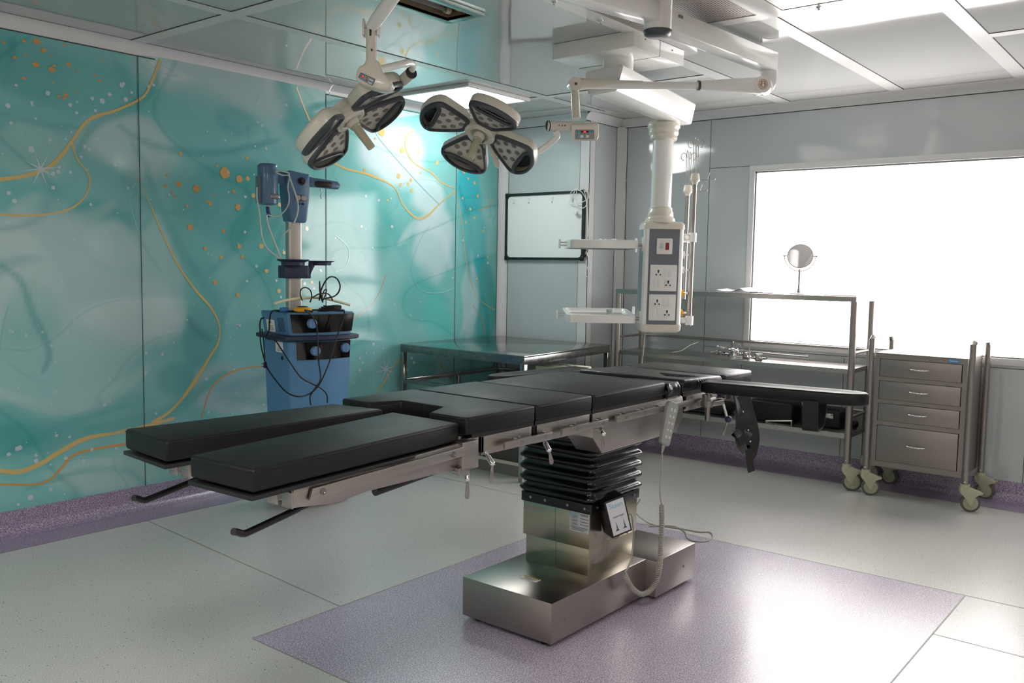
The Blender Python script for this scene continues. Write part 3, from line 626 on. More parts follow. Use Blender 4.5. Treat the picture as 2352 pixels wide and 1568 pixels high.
# side housings
for s_ in (-1, 1):
    ya = 2.239-s_*.314 if s_ == 1 else 2.239+.184; yb = ya+.13
    pts = [(2.913, .932), (3.625, .932), (3.645, .925), (3.655, .905), (3.655, .83), (3.60, .768), (2.985, .762), (2.913, .835)]
    if s_ == 1: pts = pts
    g = G(); g.prism([(x, ya, z) for x, z in pts], (0, .13, 0), .004); obj('side_housing', g, STEEL, TB)

def pad(name, quad, z0, z1, mt=VINYL, bev=.010, parent=TB, dz=None):
    g = G(); q = [V((x, y, z0)) for x, y in quad]
    g.prism(q, (0, 0, z1-z0), bev, 3)
    o_ = obj(name, g, mt, parent, angle=50)
    # welt along the upper edge
    g = G(); cx = sum(p[0] for p in quad)/len(quad); cy = sum(p[1] for p in quad)/len(quad)
    P = [V((x, y, z1-.007)) for x, y in quad]
    for a, b in zip(P, P[1:]+P[:1]): g.tube([a+(b-a).normalized()*.008, b-(b-a).normalized()*.008], .0018, 6, False)
    obj('welt', g, mt, o_); return o_
NY0, NY1 = 1.925, 2.535
u_ = [(2.165, NY0), (2.535, NY0), (2.535, NY1+.01), (2.165, NY1+.01), (2.165, 2.40), (2.29, 2.36), (2.29, 2.15), (2.165, 2.095)]
p1 = pad('seat_pad', u_, .946, 1.005, bev=.008)
pad('pelvic_pad', [(2.545, NY0), (2.905, NY0), (2.905, NY1), (2.545, NY1)], .946, 1.005)
pad('back_pad', [(2.914, NY0), (3.484, NY0), (3.484, NY1-.01), (2.914, NY1-.01)], .946, 1.004)
# slack cover between the pads
g = G(); R = []
cs = [(NY0-.006, .940), (NY0-.010, .965), (NY0-.004, .992), (NY0+.02, .997), (2.1, .992), (2.3, .990), (NY1-.04, .990), (NY1-.01, .985), (NY1-.005, .945)]
cs = [(p.x, p.y) for p in spline([(a, b, 0) for a, b in cs], 5)]
for i in range(13):
    x = 3.492+.112*i/12; R.append([g.bm.verts.new((x+.004*noise.noise(V((y*20, z*30, i*.4))), y+.007*noise.noise(V((x*35, z*40, 1)))*(1 if z < .992 else .4), z+.004*noise.noise(V((x*40, y*12, 5)))-(.012 if i in (0, 12) else 0))) for y, z in cs])
for a, b in zip(R, R[1:]):
    for k in range(len(cs)-1): g.face([a[k], b[k], b[k+1], a[k+1]], True)
o = obj('slack_cover', g, VINYLG, TB, angle=180); md = o.modifiers.new('s', 'SOLIDIFY'); md.thickness = .004
g = G(); g.prism([(3.645, NY0+.0, .940), (3.645, NY0, .985), (3.66, NY0, 1.000), (4.03, NY0, .988), (4.05, NY0, .975), (4.05, NY0, .93), (3.66, NY0, .937)], (0, NY1-NY0-.03, 0), .008, 3); sp = obj('shoulder_pad', g, VINYLG, TB, angle=50)
for i in range(5):
    x = 3.79+i*.022; g = G(); g.tube([(x-.03, 2.08+.02*i, .998-i*.0008), (x-.01, 1.99, .997-i*.0008), (x, NY0+.004, .986), (x+.002, NY0-.001, .972), (x-.006, NY0-.0, .95)], .0026, 6); obj('crease', g, VINYLG, sp)
g = G(); g.prism([(4.075, NY0-.005, .915), (4.075, NY0-.005, .985), (4.385, NY0-.005, .987), (4.385, NY0-.005, .915)], (0, .585, 0), .010, 3); obj('head_pad', g, VINYLG, TB, angle=50)
for a, b, z0, z1 in ((2.20, 2.535, .932, .947), (2.545, 2.905, .932, .947), (2.914, 3.47, .932, .947), (3.50, 3.64, .93, .945), (3.66, 4.05, .92, .936), (4.08, 4.37, .90, .915)):
    g = G(); g.box(a, b, NY0+.006, NY1-.02, z0, z1); obj('base_board', g, BOARD, TB)
def frame_sec(x0, x1, z0, z1, y0=NY0+.004, y1=NY1-.006):
    g = G(); g.box(x0, x1, y0, y0+.012, z0, z1, .001).box(x0, x1, y1-.012, y1, z0, z1, .001).box(x0, x0+.012, y0, y1, z0+.01, z1).box(x1-.012, x1, y0, y1, z0+.01, z1); return obj('section_frame', g, STEEL, TB)
frame_sec(2.245, 2.532, .868, .932); frame_sec(2.540, 2.905, .866, .932); frame_sec(3.675, 4.02, .852, .922); frame_sec(4.08, 4.30, .86, .902)
g = G(); g.box(2.18, 2.235, NY0+.006, NY0+.04, .83, .935, .002).box(2.18, 2.235, NY1-.04, NY1-.006, .83, .935, .002); obj('hinge_block', g, STEEL, TB)
def side_rail(x0, x1, z0, z1, y, s_=-1, screws=()):
    g = G(); g.box(x0, x1, y-.006, y+.006, z0, z1, .0015)
    for x in screws: g.cyl((x, y, z1-.004), (x, y-s_*.028, z1-.004), .007, n=10); g.cyl((x+.006, y-s_*.012, z1-.002), (x+.006, y-s_*.012, z1+.006), .005, n=10)
    o = obj('accessory_rail', g, STEEL, TB)
    for x in screws:
        g = G(); g.lathe((x, y+s_*.0055, (z0+z1)/2), (0, s_, 0), [(0, .008), (.0012, .008), (.0012, .005), (.0004, .004), (.0004, 0)], 14); obj('rail_screw', g, STEELD, o)
for s_, y in ((-1, 1.899), (1, 2.56)):
    side_rail(2.33, 2.60, .880, .906, y, s_, (2.42, 2.56)); side_rail(2.665, 2.975, .882, .908, y, s_, (2.76, 2.94)); side_rail(3.04, 3.70, .884, .911, y, s_, (3.11, 3.26, 3.385)); side_rail(3.755, 3.92, .87, .896, y, s_, (3.83,))
def lever(p, knee, tip, wd=.022):
    p, knee, tip = V(p), V(knee), V(tip); g = G(); g.cyl(p, knee, .006).cyl(p+(knee-p)*.45, knee, .0095).ball(knee, .0095)
    o = obj('lock_lever', g, CHROME, TB); d = (tip-knee).normalized(); u = d.cross(V((0, 1, 0))).normalized()
    L_ = (tip-knee).length; out = [(-.003, 0), (-wd*.36, L_*.5), (-wd/2, L_-.012), (-wd*.35, L_-.003), (0, L_), (wd*.35, L_-.003), (wd/2, L_-.012), (wd*.36, L_*.5), (.003, 0)]
    g = G(); g.prism([knee+u*a+d*b-V((0, .002, 0)) for a, b in out], (0, .004, 0), .001); obj('paddle', g, STEEL, o)
Y_ = 1.89
lever(at(1114, 1036, 1, 1.93), at(1131, 1064, 1, Y_), at(1128, 1110, 1, Y_-.01)); lever(at(1246, 1005, 1, 1.93), at(1261, 1033, 1, Y_-.01), at(1268, 1066, 1, Y_-.015)); lever(at(1373, 976, 1, 1.93), at(1386, 997, 1, Y_-.01), at(1384, 1031, 1, Y_-.01))
lever(at(1074, 1078, 1, 1.93), at(1074, 1100, 1, 1.92), at(1073, 1146, 1, 1.92))
lever(at(1728-60, 958, 1, 1.87), at(1672, 965, 1, 1.86), at(1660, 1000, 1, 1.86))

# leg sections
def leg_section(q, z0, z1, s_, yb):
    """q = joint near, joint far, end far, end near"""
    o = pad('leg_pad', q, z0, z1)
    c = sum((V((x, y, 0)) for x, y in q), V((0, 0, 0)))/4
    g = G(); qq = [c+(V((x, y, 0))-c)*1.012 for x, y in q]; g.prism([(p.x, p.y, z0-.018) for p in qq], (0, 0, .012), .002); obj('base_board', g, BOARD, TB)
    # steel channel below, wedge-shaped in side view
    x0, x1 = 1.455, 2.13
    def yy(x): return yb+(x-1.455)/(2.13-1.455)*.02*(-s_)
    g = G(); out = [(x0, z0-.026), (x1, z0-.001), (x1, z0-.085), (1.98, z0-.083), (1.72, z0-.082), (1.60, z0-.092), (x0, z0-.075)]
    g.prism([(x, yy(x), z) for x, z in out], (0, .012, 0), .002)
    g.prism([(x, yy(x)+.10, z) for x, z in out], (0, .012, 0), .002)
    g.box(x0, x1, yb, yb+.11, z0-.03, z0-.018)
    obj('leg_channel', g, STEEL, TB)
    g = G()
    for a, b in ((0, .045), (.065, .11)): g.prism([(x0-.004, yb+a, z0-.078), (x0-.004, yb+b, z0-.078), (x0-.004, yb+b, z0-.022), (x0-.004, yb+a, z0-.022)], (.006, 0, 0), .002)
    g.prism([(x0-.004, yb, z0-.034), (x0-.004, yb+.11, z0-.034), (x0-.004, yb+.11, z0-.02), (x0-.004, yb, z0-.02)], (.006, 0, 0)); obj('slotted_plate', g, STEEL, TB)
    ys = yb-.012 if s_ < 0 else yb+.124
    g = G(); g.prism([(1.50, ys, z0-.062), (1.51, ys, z0-.03), (2.12, ys, z0-.006), (2.12, ys, z0-.036)], (0, .010, 0), .002); r = obj('accessory_rail', g, STEEL, TB)
    for x, z in ((1.545, z0-.045), (2.07, z0-.024)):
        g = G(); g.lathe((x, ys-.001 if s_ < 0 else ys+.011, z), (0, s_, 0), [(-.002, .010), (.002, .010), (.002, .006), (.0005, .005), (.0005, 0)], 14); obj('rail_screw', g, STEELD, r)
    g = G(); g.cyl((1.80, yb+.06, z0-.105), (2.10, yb+.06, z0-.080), .014); gs = obj('gas_spring', g, BLACK, TB)
    if s_ < 0: text('spring_lettering', 'Staan', .022, (1.97, yb+.0455, z0-.092), (-1, 0, -.08), (.08, 0, -1), mat('faded_print', (95, 95, 105), .5), gs)
    hy = yb+.05
    g = G(); g.tube([(1.62, hy, z0-.085), (1.50, hy, z0-.098)], .007, 10, False); g.tube([(1.51, hy, z0-.097), (1.36, hy-.0, z0-.125), (1.335, hy, z0-.127), (1.315, hy-.004, z0-.118), (1.30, hy-.008, z0-.112)], .0095, 12, True, 6); obj('release_handle', g, [BLACK], TB)
    g = G(); g.box(2.125, 2.20, yb+.0, yb+.05, z0-.085, z0+.004, .003).box(2.13, 2.17, yb+.01, yb+.04, z0-.11, z0-.08, .004).cyl((2.12, yb+.005, z0-.09), (2.12, yb+.03, z0-.09), .012); obj('hinge_bracket', g, STEEL, TB)
leg_section([(2.15, 1.942), (2.15, 2.258), (1.287, 2.125), (1.30, 1.862)], .928, .990, -1, 1.905)
leg_section([(2.17, 2.325), (2.128, 2.55), (1.362, 2.605), (1.34, 2.333)], .928, .990, 1, 2.40)

# arm boards
def arm_board(name_label, c0, c1, wd, ztop, th, strap_at=None):
    c0, c1 = V((*c0, ztop)), V((*c1, ztop)); d = (c1-c0); L_ = d.length; d.normalize(); n_ = V((-d.y, d.x, 0))
    out = []
    for a, b in [(0, -.36), (.03, -.46), (.08, -.5), (L_-.12, -.5), (L_-.05, -.42), (L_-.015, -.25), (L_, 0), (L_-.015, .25), (L_-.05, .42), (L_-.12, .5), (.08, .5), (.03, .46), (0, .36)]: out.append((a, b*wd))
    rows = []; g = G()
    for z, ins in ((-th, .006), (-th+.006, 0), (-.008, 0), (-.002, .003), (0, .010), (-.004, .030), (-.007, .055)):
        rows.append([g.bm.verts.new(c0+d*(a if i else a)*1+d*(ins*(1 if a < L_/2 else -1))+n_*(b*(1-ins/(wd/2)))+V((0, 0, z))) for i, (a, b) in enumerate(out)])
    for a, b in zip(rows, rows[1:]):
        for k in range(len(out)): g.face([a[k], a[(k+1) % len(out)], b[(k+1) % len(out)], b[k]], True)
    g.face(rows[0][::-1]); g.face(rows[-1], True)
    o = obj('arm_board', g, VINYL, TB, angle=60, label=name_label)
    return d, n_
d, n_ = arm_board('black padded arm board swung out towards the trolleys', (3.785, 1.885), (3.875, 1.170), .155, .992, .052)
c = V((3.785, 1.885, 0))+d*.50
g = G(); s0 = c-n_*.079
pts = lambda q: q
g.ribbon([c-n_*.081+V((0, 0, .95)), c-n_*.082+V((0, 0, .90)), c-n_*.078+V((0, 0, .85)), c-n_*.070+V((0, 0, .82)), c-n_*.02+V((0, 0, .818)), c+n_*.04+V((0, 0, .83)), c+n_*.075+V((0, 0, .88)), c+n_*.080+V((0, 0, .95))], .065, lambda t: (-n_ if t < .5 else n_), .004)
obj('arm_strap', g, STRAP, TB)
arm_board('black padded arm board folded back along the far side', (3.86, 2.625), (3.205, 2.705), .14, .987, .05)
for p, zt in (((3.80, 1.875), .94), ((3.82, 2.60), .94)):
    s_ = -1 if p[1] < 2.2 else 1; x, y = p
    g = G(); g.cyl((x, y, zt), (x, y, .80), .012).cyl((x, y, .895), (x, y, .865), .024).box(x-.03, x+.03, y-s_*.005-.012, y-s_*.005+.012, .865, .925, .003).cyl((x+.0, y, .88), (x+.085, y+s_*.03, .885), .017); cl = obj('arm_clamp', g, STEELD, TB)
    g = G(); g.cyl((x+.09, y+s_*.03, .885), (x+.105, y+s_*.05, .81), .006); g.mi(1).ball((x+.107, y+s_*.055, .80), .017).ball((x+.075, y+s_*.03, .925), .020); obj('clamp_handle', g, [CHROME, NAVY], cl)
# control box on the column
bx = V((3.40, 2.062, .392)); nrm = V((-.35, -.94, 0)).normalized(); uu = V((.94, -.35, 0)).normalized(); 
g = G(); ctr = V((3.335, 1.985, .400)); uf = V((.80, .60, 0)).normalized(); nf = V((.60, -.80, 0)).normalized(); vf = (V((0, 0, 1))-uf*.30).normalized()
ctr = (at(1420, 1186, 1, 1.965)); uf = (V((.85, -.53, .0))).normalized(); vf = (V((0, 0, 1))-uf*.28+V((0, .0, 0))).normalized(); uf = (uf+vf*.28).normalized(); nf = uf.cross(vf).normalized()
if nf.y > 0: nf = -nf
g.obox(ctr-nf*.045, uf, vf, nf, .098, .165, .09, .004); g.prism([ctr-nf*.03-uf*.045+vf*.07, ctr-nf*.03-uf*.045-vf*.075, ctr-nf*.1-uf*.0-vf*.07, ctr-nf*.1-uf*.0+vf*.06], uf*.03, .002)
cb = obj('control_box', g, BLACK, TB)
g = G(); g.obox(ctr+nf*.0008, uf, vf, nf, .082, .148, .0012); lb = obj('box_label', g, mat('label_silver', (205, 208, 212), .35), cb)
text('label_lettering', 'Staan', .030, ctr+nf*.0016+vf*.052, uf, vf, LBLUE, lb)
text('label_lettering', 'wearrioge', .013, ctr+nf*.0016+vf*.004, uf, vf, INK, lb, shear=.3)
for q in (-.017, .019):
    g = G(); o_ = ctr+nf*.0014+uf*q-vf*.05; g.prism([o_-uf*.010-vf*.008, o_+uf*.010-vf*.008, o_+uf*.004, o_+uf*.001+vf*.036, o_-uf*.002], nf*.0004); g.box(0, .0001, 0, .0001, 0, .0001) if 0 else None; obj('label_pictogram', g, INK, lb)
g = G(); g.tube([ctr-nf*.05-vf*.083+uf*.02, ctr-nf*.03-vf*.105-uf*.02, ctr-nf*.055-vf*.10-uf*.055], .0035).tube([ctr-nf*.05-vf*.083+uf*.03, ctr-nf*.03-vf*.098+uf*.035, ctr-nf*.06-vf*.088+uf*.05], .0035); obj('box_lead', g, CABLEW, cb)
# maker's plate on the column, facing the leg end
px0 = 3.1088
g = G(); g.box(px0-.001, px0, 2.062, 2.162, .375, .462); pl = obj('rating_plate', g, mat('plate_silver', (196, 198, 200), .4, .3), TB)
text('plate_lettering', 'Staan', .024, (px0-.0012, 2.142, .449), (0, -1, 0), (0, 0, 1), LBLUE, pl)
for y0, y1, z in [(2.108, 2.068, .452), (2.108, 2.068, .447)]+[(2.108, 2.066, .434), (2.108, 2.066, .420), (2.108, 2.066, .408)]+[(2.157, 2.066, .394), (2.150, 2.070, .388), (2.15, 2.085, .382)]:
    g = G(); 
    g.box(px0-.0014, px0-.001, y1, y0, z, z+.0022); obj('text_line', g, INK, pl)
for z in (.433, .418, .403):
    g = G()
    for a, b, c_, d_ in ((2.122, 2.152, z, z+.001), (2.122, 2.152, z+.008, z+.009), (2.122, 2.123, z, z+.009), (2.151, 2.152, z, z+.009), (2.127, 2.145, z+.0035, z+.0055)): g.box(px0-.0014, px0-.001, a, b, c_, d_)
    obj('text_box', g, INK, pl)
# harness straps hanging from the head end
g = G(); A = lambda x, y, v=1.905: at(x, y, 1, v)
g.ribbon([A(1688, 893), A(1690, 920), A(1699, 955, 1.90), A(1700, 985), A(1688, 1000), A(1684, 996, 1.93)], lambda t: .045+.012*math.sin(5*t), lambda t: V((-.5+.8*math.sin(7*t), -1, .3*math.sin(9*t))), .006)
g.ribbon([A(1700, 893, 1.93), A(1712, 940, 1.925), A(1716, 975, 1.93), A(1708, 996, 1.93), A(1694, 1003, 1.94)], lambda t: .055+.045*t, lambda t: V((-.7+.5*math.sin(9*t), -1, .2)), .006)
g.ribbon([A(1712, 893, 1.96), A(1722, 950, 1.96), A(1727, 1000, 1.96), A(1722, 1036, 1.96), A(1718, 1038, 1.96)], lambda t: .030+.065*min(1, t*1.8)-(.05*max(0, t-.8)/.2), lambda t: V((-.7, -1, .35*math.sin(8*t))), .007)
g.ribbon([A(1719, 1030, 1.955), A(1722, 1060, 1.95), A(1726, 1083, 1.945)], .042, (-.7, -1, 0), .004)
g.ribbon([A(1698, 985, 1.95), A(1702, 1020, 1.95), A(1711, 1036, 1.95)], lambda t: .07-.03*t, (-.6, -1, 0), .006)
hs = obj('harness_straps', g, [VINYLG], TB, angle=70)
for x, y in ((1706, 946), (1718, 987), (1723, 1013)):
    g = G(); c = at(x, y, 1, 1.895 if y < 980 else 1.92); g.lathe(c, (-.5, -1, 0), [(0, .006), (.003, .005), (.004, 0)], 10); obj('rivet', g, CHROME, hs)

# hand control hanging on the rail
hc = thing('hand_control', 'grey push-button hand control hanging on the table side rail, with coiled cord', 'remote control', at(1525, 1020, 1, 1.882))
top, bot = at(1545, 922, 1, 1.875), at(1524, 1022, 1, 1.872); vv = (top-bot).normalized(); nn = V((-.42, -.9, 0)).normalized(); uu = vv.cross(nn).normalized()
if uu.x < 0: uu = -uu
L_ = (top-bot).length; cc = (top+bot)/2
out = [(-.024, -.5*L_+.010), (-.016, -.5*L_), (.016, -.5*L_), (.024, -.5*L_+.012), (.030, .36*L_), (.026, .46*L_), (.014, .5*L_), (-.014, .5*L_), (-.026, .46*L_), (-.030, .36*L_)]
g = G(); g.prism([cc+uu*a+vv*b-nn*.014 for a, b in out], nn*.030, .006, 3); bd = obj('handset', g, REMOTE, hc)
g = G(); g.prism([cc+uu*a*.78+vv*b*.9+nn*.0165 for a, b in out], nn*.0008); obj('keypad', g, PANELF, hc)
for i in range(5):
    for s_ in (-1, 1):
        g = G(); c = cc+vv*(L_*(.32-.155*i))+uu*(.009*s_)+nn*.017; g.prism(frame2(c, uu, vv, rnd_rect(.010, .016 if i == 0 else .010, .002)), nn*.0014, .0004); obj('button', g, mat('button_pale', (196, 198, 194), .4), hc)
g = G(); g.lathe(bot-vv*.0, -vv, [(-.004, .009), (.004, .009), (.012, .0075), (.014, .006), (.018, .0065), (.022, .0052), (.034, .0042), (.036, 0)], 12); obj('strain_relief', g, REMOTE, hc)
c0 = bot-vv*.03; g = G()
g.tube([c0, at(1520, 1075, 1, 1.88), at(1516, 1120, 1, 1.885), at(1518, 1150, 1, 1.89), at(1522, 1160, 1, 1.89)], .0032)
cen = spline([at(1520, 1160, 1, 1.89), at(1520, 1200, 1, 1.90), at(1518, 1250, 1, 1.91), at(1514, 1310, 1, 1.915), at(1500, 1348, 1, 1.92), at(1475, 1364, 1, 1.93), at(1452, 1350, 1, 1.945), at(1434, 1318, 1, 1.96)], 40)
turns = 74; hel = []; n = len(cen)
acc = [0.0]
for a, b in zip(cen, cen[1:]): acc.append(acc[-1]+(b-a).length)
m = turns*9; j = 0; tot = acc[-1]
for i in range(m+1):
    s_ = tot*i/m
    while j < n-2 and acc[j+1] < s_: j += 1
    t = (s_-acc[j])/max(1e-9, acc[j+1]-acc[j]); p = cen[j].lerp(cen[j+1], t); d = (cen[min(j+1, n-1)]-cen[max(j-1, 0)]).normalized()
    u = d.cross(V((.3, -.9, .3))).normalized(); v = d.cross(u); a = 2*math.pi*turns*i/m; hel.append(p+(u*math.cos(a)+v*math.sin(a))*.0095)
g.tube(hel, .0029, 6, False)
g.tube([hel[-1], at(1444, 1300, 1, 1.975), at(1452, 1270, 1, 1.98), at(1455, 1220, 1, 1.97), at(1450, 1180, 1, 1.965), at(1441, 1186, 1, 1.97)], .0034)
obj('coiled_cord', g, CABLEW, hc, angle=180)
# floor cord
fl_ = lambda x, y, z=.004: at(x, y, 2, z)
g = G(); g.tube([V((3.51, 2.12, .42)), at(1470, 1145, 1, 2.25), fl_(1458, 1172, .12), fl_(1480, 1195, .02), fl_(1510, 1207), fl_(1560, 1213), fl_(1605, 1221), fl_(1630, 1222), fl_(1637, 1232), fl_(1625, 1242), fl_(1600, 1243), fl_(1580, 1236), fl_(1572, 1220), fl_(1545, 1208), fl_(1500, 1208), fl_(1478, 1218), V((3.80, 2.35, .004))], .0035, 8, True, 8)
obj('power_cord', g, CABLEW, label='pale grey power cord looping on the floor behind the table pedestal', cat='cable')

# ---------------------------------------------------------------- trolleys
def caster(t, x, y, top, r=.0625, yaw=0.0, wheel_off=.035):
    """stem plate at (x, y, top), wheel standing on the floor"""
    d = V((math.cos(yaw), math.sin(yaw), 0)); s_ = V((-d.y, d.x, 0)); c = V((x, y, 0))
    g = G(); g.cyl((x, y, top-.012), (x, y, top+.006), .030, .028).cyl((x, y, top-.05), (x, y, top-.010), .024, .030)
    w_ = c+d*wheel_off+V((0, 0, r))
    out = [(-.030, top-.012), (.020, top-.012), (.060, top-.030), (.105, top-.038), (.098, top-.050), (.075, top-.058), (.055, r+.036), (.046, r-.01), (.030, r-.02), (.018, r-.002), (.0, r+.03), (-.030, top-.045)]
    for q in (-.024, .018): g.prism([c+d*a+s_*q+V((0, 0, b)) for a, b in out], s_*.006, .002)
    g.prism([c+d*a-s_*.02+V((0, 0, b)) for a, b in [(-.028, top-.012), (.03, top-.013), (.10, top-.038), (.07, top-.048), (.02, top-.035), (-.028, top-.040)]], s_*.04, .002)
    o = obj('caster', g, CASTER, t)
    g = G(); P = w_-s_*.015; g.lathe(P, s_, [(0, r*.72), (.0, r*.9), (.004, r), (.026, r), (.030, r*.9), (.030, r*.72)], 32)
    g.mi(1); g.lathe(w_-s_*.0195, s_, [(0, 0), (0, r*.32), (.002, r*.36), (.003, r*.76), (.037, r*.76), (.038, r*.36), (.039, r*.3), (.039, 0)], 32); obj('wheel', g, [TYRE, HUB], o)
dc = thing('drawer_trolley', 'stainless steel trolley with four drawers and looped side handles, by the window wall', 'trolley', (6.40, 1.55, 0))
g = G(); bx0, bx1, by0, by1 = 6.175, 6.60, 1.272, 1.832
yi0, yi1 = by0+.027, by1-.027
g.box(bx0, bx0+.018, yi0, yi1, .933, .963).box(bx0, bx0+.018, yi0, yi1, .207, .244)
for z0, z1 in ((.787, .814), (.636, .662), (.488, .517)): g.box(bx0, bx0+.018, yi0, yi1, z0, z1)
g.box(bx0, bx0+.028, by0, yi0, .205, .963).box(bx0, bx0+.028, yi1, by1, .205, .963)
g.box(bx0-.004, bx1+.004, by0-.004, by1+.004, .9635, .972, .002)
g.box(bx0+.0285, bx1, by0, by1, .207, .963)
obj('body', g, TROLLEY, dc)
for z0, z1 in ((.816, .931), (.664, .785), (.519, .634), (.246, .486)):
    g = G(); g.box(bx0-.006, bx0+.028, by0+.031, by1-.031, z0, z1, .002); o = obj('drawer', g, TROLLEY, dc)
    zc, yc = (z0+z1)/2+.004, (by0+by1)/2; g = G(); g.tube([(bx0-.006, yc-.062, zc), (bx0-.018, yc-.055, zc-.001), (bx0-.028, yc-.03, zc-.003), (bx0-.031, yc, zc-.004), (bx0-.028, yc+.03, zc-.003), (bx0-.018, yc+.055, zc-.001), (bx0-.006, yc+.062, zc)], lambda t: .0035+.003*math.sin(math.pi*t), 10); obj('handle', g, CHROME, o)
for y in (1.245, 1.860):
    g = G(); g.tube([(6.165, y, .17), (6.165, y, .99), (6.168, y, 1.03), (6.19, y, 1.06), (6.23, y, 1.072), (6.55, y, 1.072), (6.59, y, 1.06), (6.612, y, 1.03), (6.615, y, .99), (6.615, y, .17)], .0195, 16, True, 5); o = obj('side_handle', g, TUBE, dc)
    for x in (6.165, 6.615):
        for z in (.19, ):
            g = G(); g.lathe((x-.019, y, z), (-1, 0, 0), [(0, .005), (.003, .003), (.004, 0)], 8); obj('screw', g, CHROME, o)
    g = G()
    for z in (.30, .55, .72, .90): g.box(6.155, 6.63, min(y, 1.55+(y-1.55)*.9), max(y, 1.55+(y-1.55)*.9), z-.012, z+.012)
    obj('side_bracket', g, TROLLEY, dc) if 0 else g.bm.free()
for x, y, a in ((6.165, 1.245, -1.15), (6.165, 1.860, -1.15), (6.615, 1.245, -1.7), (6.615, 1.860, -1.75)): caster(dc, x, y, .168, .058, a)
g = G(); g.box(bx0-.0055, bx0-.004, 1.318, 1.386, .940, .961); lb = obj('name_sticker', g, BLUEP, dc); text('sticker_lettering', 'Galoms', .015, (bx0-.006, 1.352, .951), (0, -1, 0), (0, 0, 1), PAPER, lb)

rk = thing('shelf_trolley', 'long stainless steel three-tier shelf trolley under the window', 'trolley', (6.40, 2.95, 0))
RX0, RX1, RY0, RY1 = 6.20, 6.585, 2.0, 3.88
for x, y in ((RX0, RY0), (RX0, RY1), (RX1, RY0), (RX1, RY1)):
    g = G(); g.cyl((x, y, .185), (x, y, 1.305), .0235, n=24); o = obj('post', g, TUBE, rk)
    g = G(); g.lathe((x-.0225, y, .21), (-1, 0, 0), [(0, .005), (.003, .003), (.004, 0)], 8); obj('screw', g, CHROME, o)
for nm, z, th, ins in (('top_shelf', 1.338, .036, -.018), ('middle_shelf', .840, .032, .0), ('bottom_shelf', .392, .034, .0)):
    g = G(); g.box(RX0+ins, RX1-ins, RY0+ins, RY1-ins, z-.004, z, .001); g.box(RX0+ins, RX0+ins+.012, RY0+ins, RY1-ins, z-th, z-.0045).box(RX1-ins-.012, RX1-ins, RY0+ins, RY1-ins, z-th, z-.0045).box(RX0+ins+.0125, RX1-ins-.0125, RY0+ins, RY0+ins+.012, z-th, z-.0045).box(RX0+ins+.0125, RX1-ins-.0125, RY1-ins-.012, RY1-ins, z-th, z-.0045)
    obj(nm, g, STEEL if nm == 'top_shelf' else mat('shelf_steel', (172, 168, 164), .30, 1, var=.1, vscale=3, bump=.0003, bscale=12), rk)
for z in (.950, .505):
    for a, b in (((RX1, RY0, z), (RX1, RY1, z)), ((RX0, RY1, z), (RX1, RY1, z)), ((RX0, RY0, z), (RX1, RY0, z))):
        g = G(); g.cyl(a, b, .0095, n=12); obj('guard_rail', g, TUBE, rk)
for x, y, a in ((RX0, RY0, -1.2), (RX0, RY1, 1.2), (RX1, RY0, -1.2), (RX1, RY1, .5)): caster(rk, x, y, .18, .066, a, .04)

# corner table
ct = thing('work_table', 'flat stainless steel work table standing in the corner below the whiteboard', 'table', (5.5, 4.42, 0))
tq = [(4.83, 3.77), (6.10, 3.885), (6.12, 5.065), (4.88, 5.045)]
g = G(); g.prism([(x, y, .878) for x, y in tq], (0, 0, .012), .002); obj('table_top', g, SHEET, ct)
g = G()
for (a, b) in zip(tq, tq[1:]+tq[:1]):
    a, b = V((*a, .852)), V((*b, .852)); d = (b-a).normalized(); n_ = V((-d.y, d.x, 0)); g.obox((a+b)/2+n_*.015, d, n_, (0, 0, 1), (b-a).length-.004, .028, .052, .002)
obj('apron', g, mat('worn_polished_steel', (140, 140, 140), .27, 1, var=.3, vscale=14, bump=.001, bscale=9), ct)
for x, y in ((4.852, 3.79), (6.085, 3.905), (6.10, 5.045), (4.90, 5.025)):
    g = G(); g.box(x-.019, x+.019, y-.019, y+.019, 0, .83, .002); obj('leg', g, SHEET, ct)
for a, b in (((4.90, 5.03, .60), (6.1, 5.045, .60)), ((4.90, 5.03, .60), (4.857, 3.79, .60)), ((6.1, 5.045, .60), (6.085, 3.905, .60))):
    g = G(); d = V(b)-V(a); n_ = V((-d.y, d.x, 0)); g.obox((V(a)+V(b))/2, d, n_, (0, 0, 1), d.length, .03, .03, .001); obj('lower_rail', g, SHEET, ct)
g = G(); g.box(5.535, 5.565, 5.02, 5.05, 0, .585, .001); obj('middle_leg', g, SHEET, ct)
fr = thing('low_cabinet', 'low cabinet with dark panel door and pale frame under the steel work table', 'cabinet', (5.2, 4.15, 0))
g = G(); g.box(4.965, 5.27, 3.86, 4.50, .03, .60, .004); obj('body', g, mat('cabinet_grey', (120, 122, 118), .5), fr)
g = G(); g.box(4.955, 4.966, 3.885, 4.475, .105, .58, .001); dr = obj('door', g, mat('dark_glass', (62, 64, 58), .2), fr)
g = G(); g.box(4.945, 4.967, 3.86, 3.885, .03, .60, .002).box(4.945, 4.967, 4.475, 4.50, .03, .60, .002).box(4.945, 4.967, 3.885, 4.475, .575, .60, .002).box(4.945, 4.967, 3.885, 4.475, .08, .104, .002); obj('door_frame', g, mat('pale_frame', (190, 190, 172), .4), fr)
g = G(); g.box(4.958, 5.26, 3.865, 4.495, 0, .079); obj('plinth', g, mat('plinth_grey', (110, 110, 104), .5), fr)
bi = thing('storage_bin', 'white plastic bin seen just above the operating table, under the work table', 'bin', (5.45, 3.95, 0))
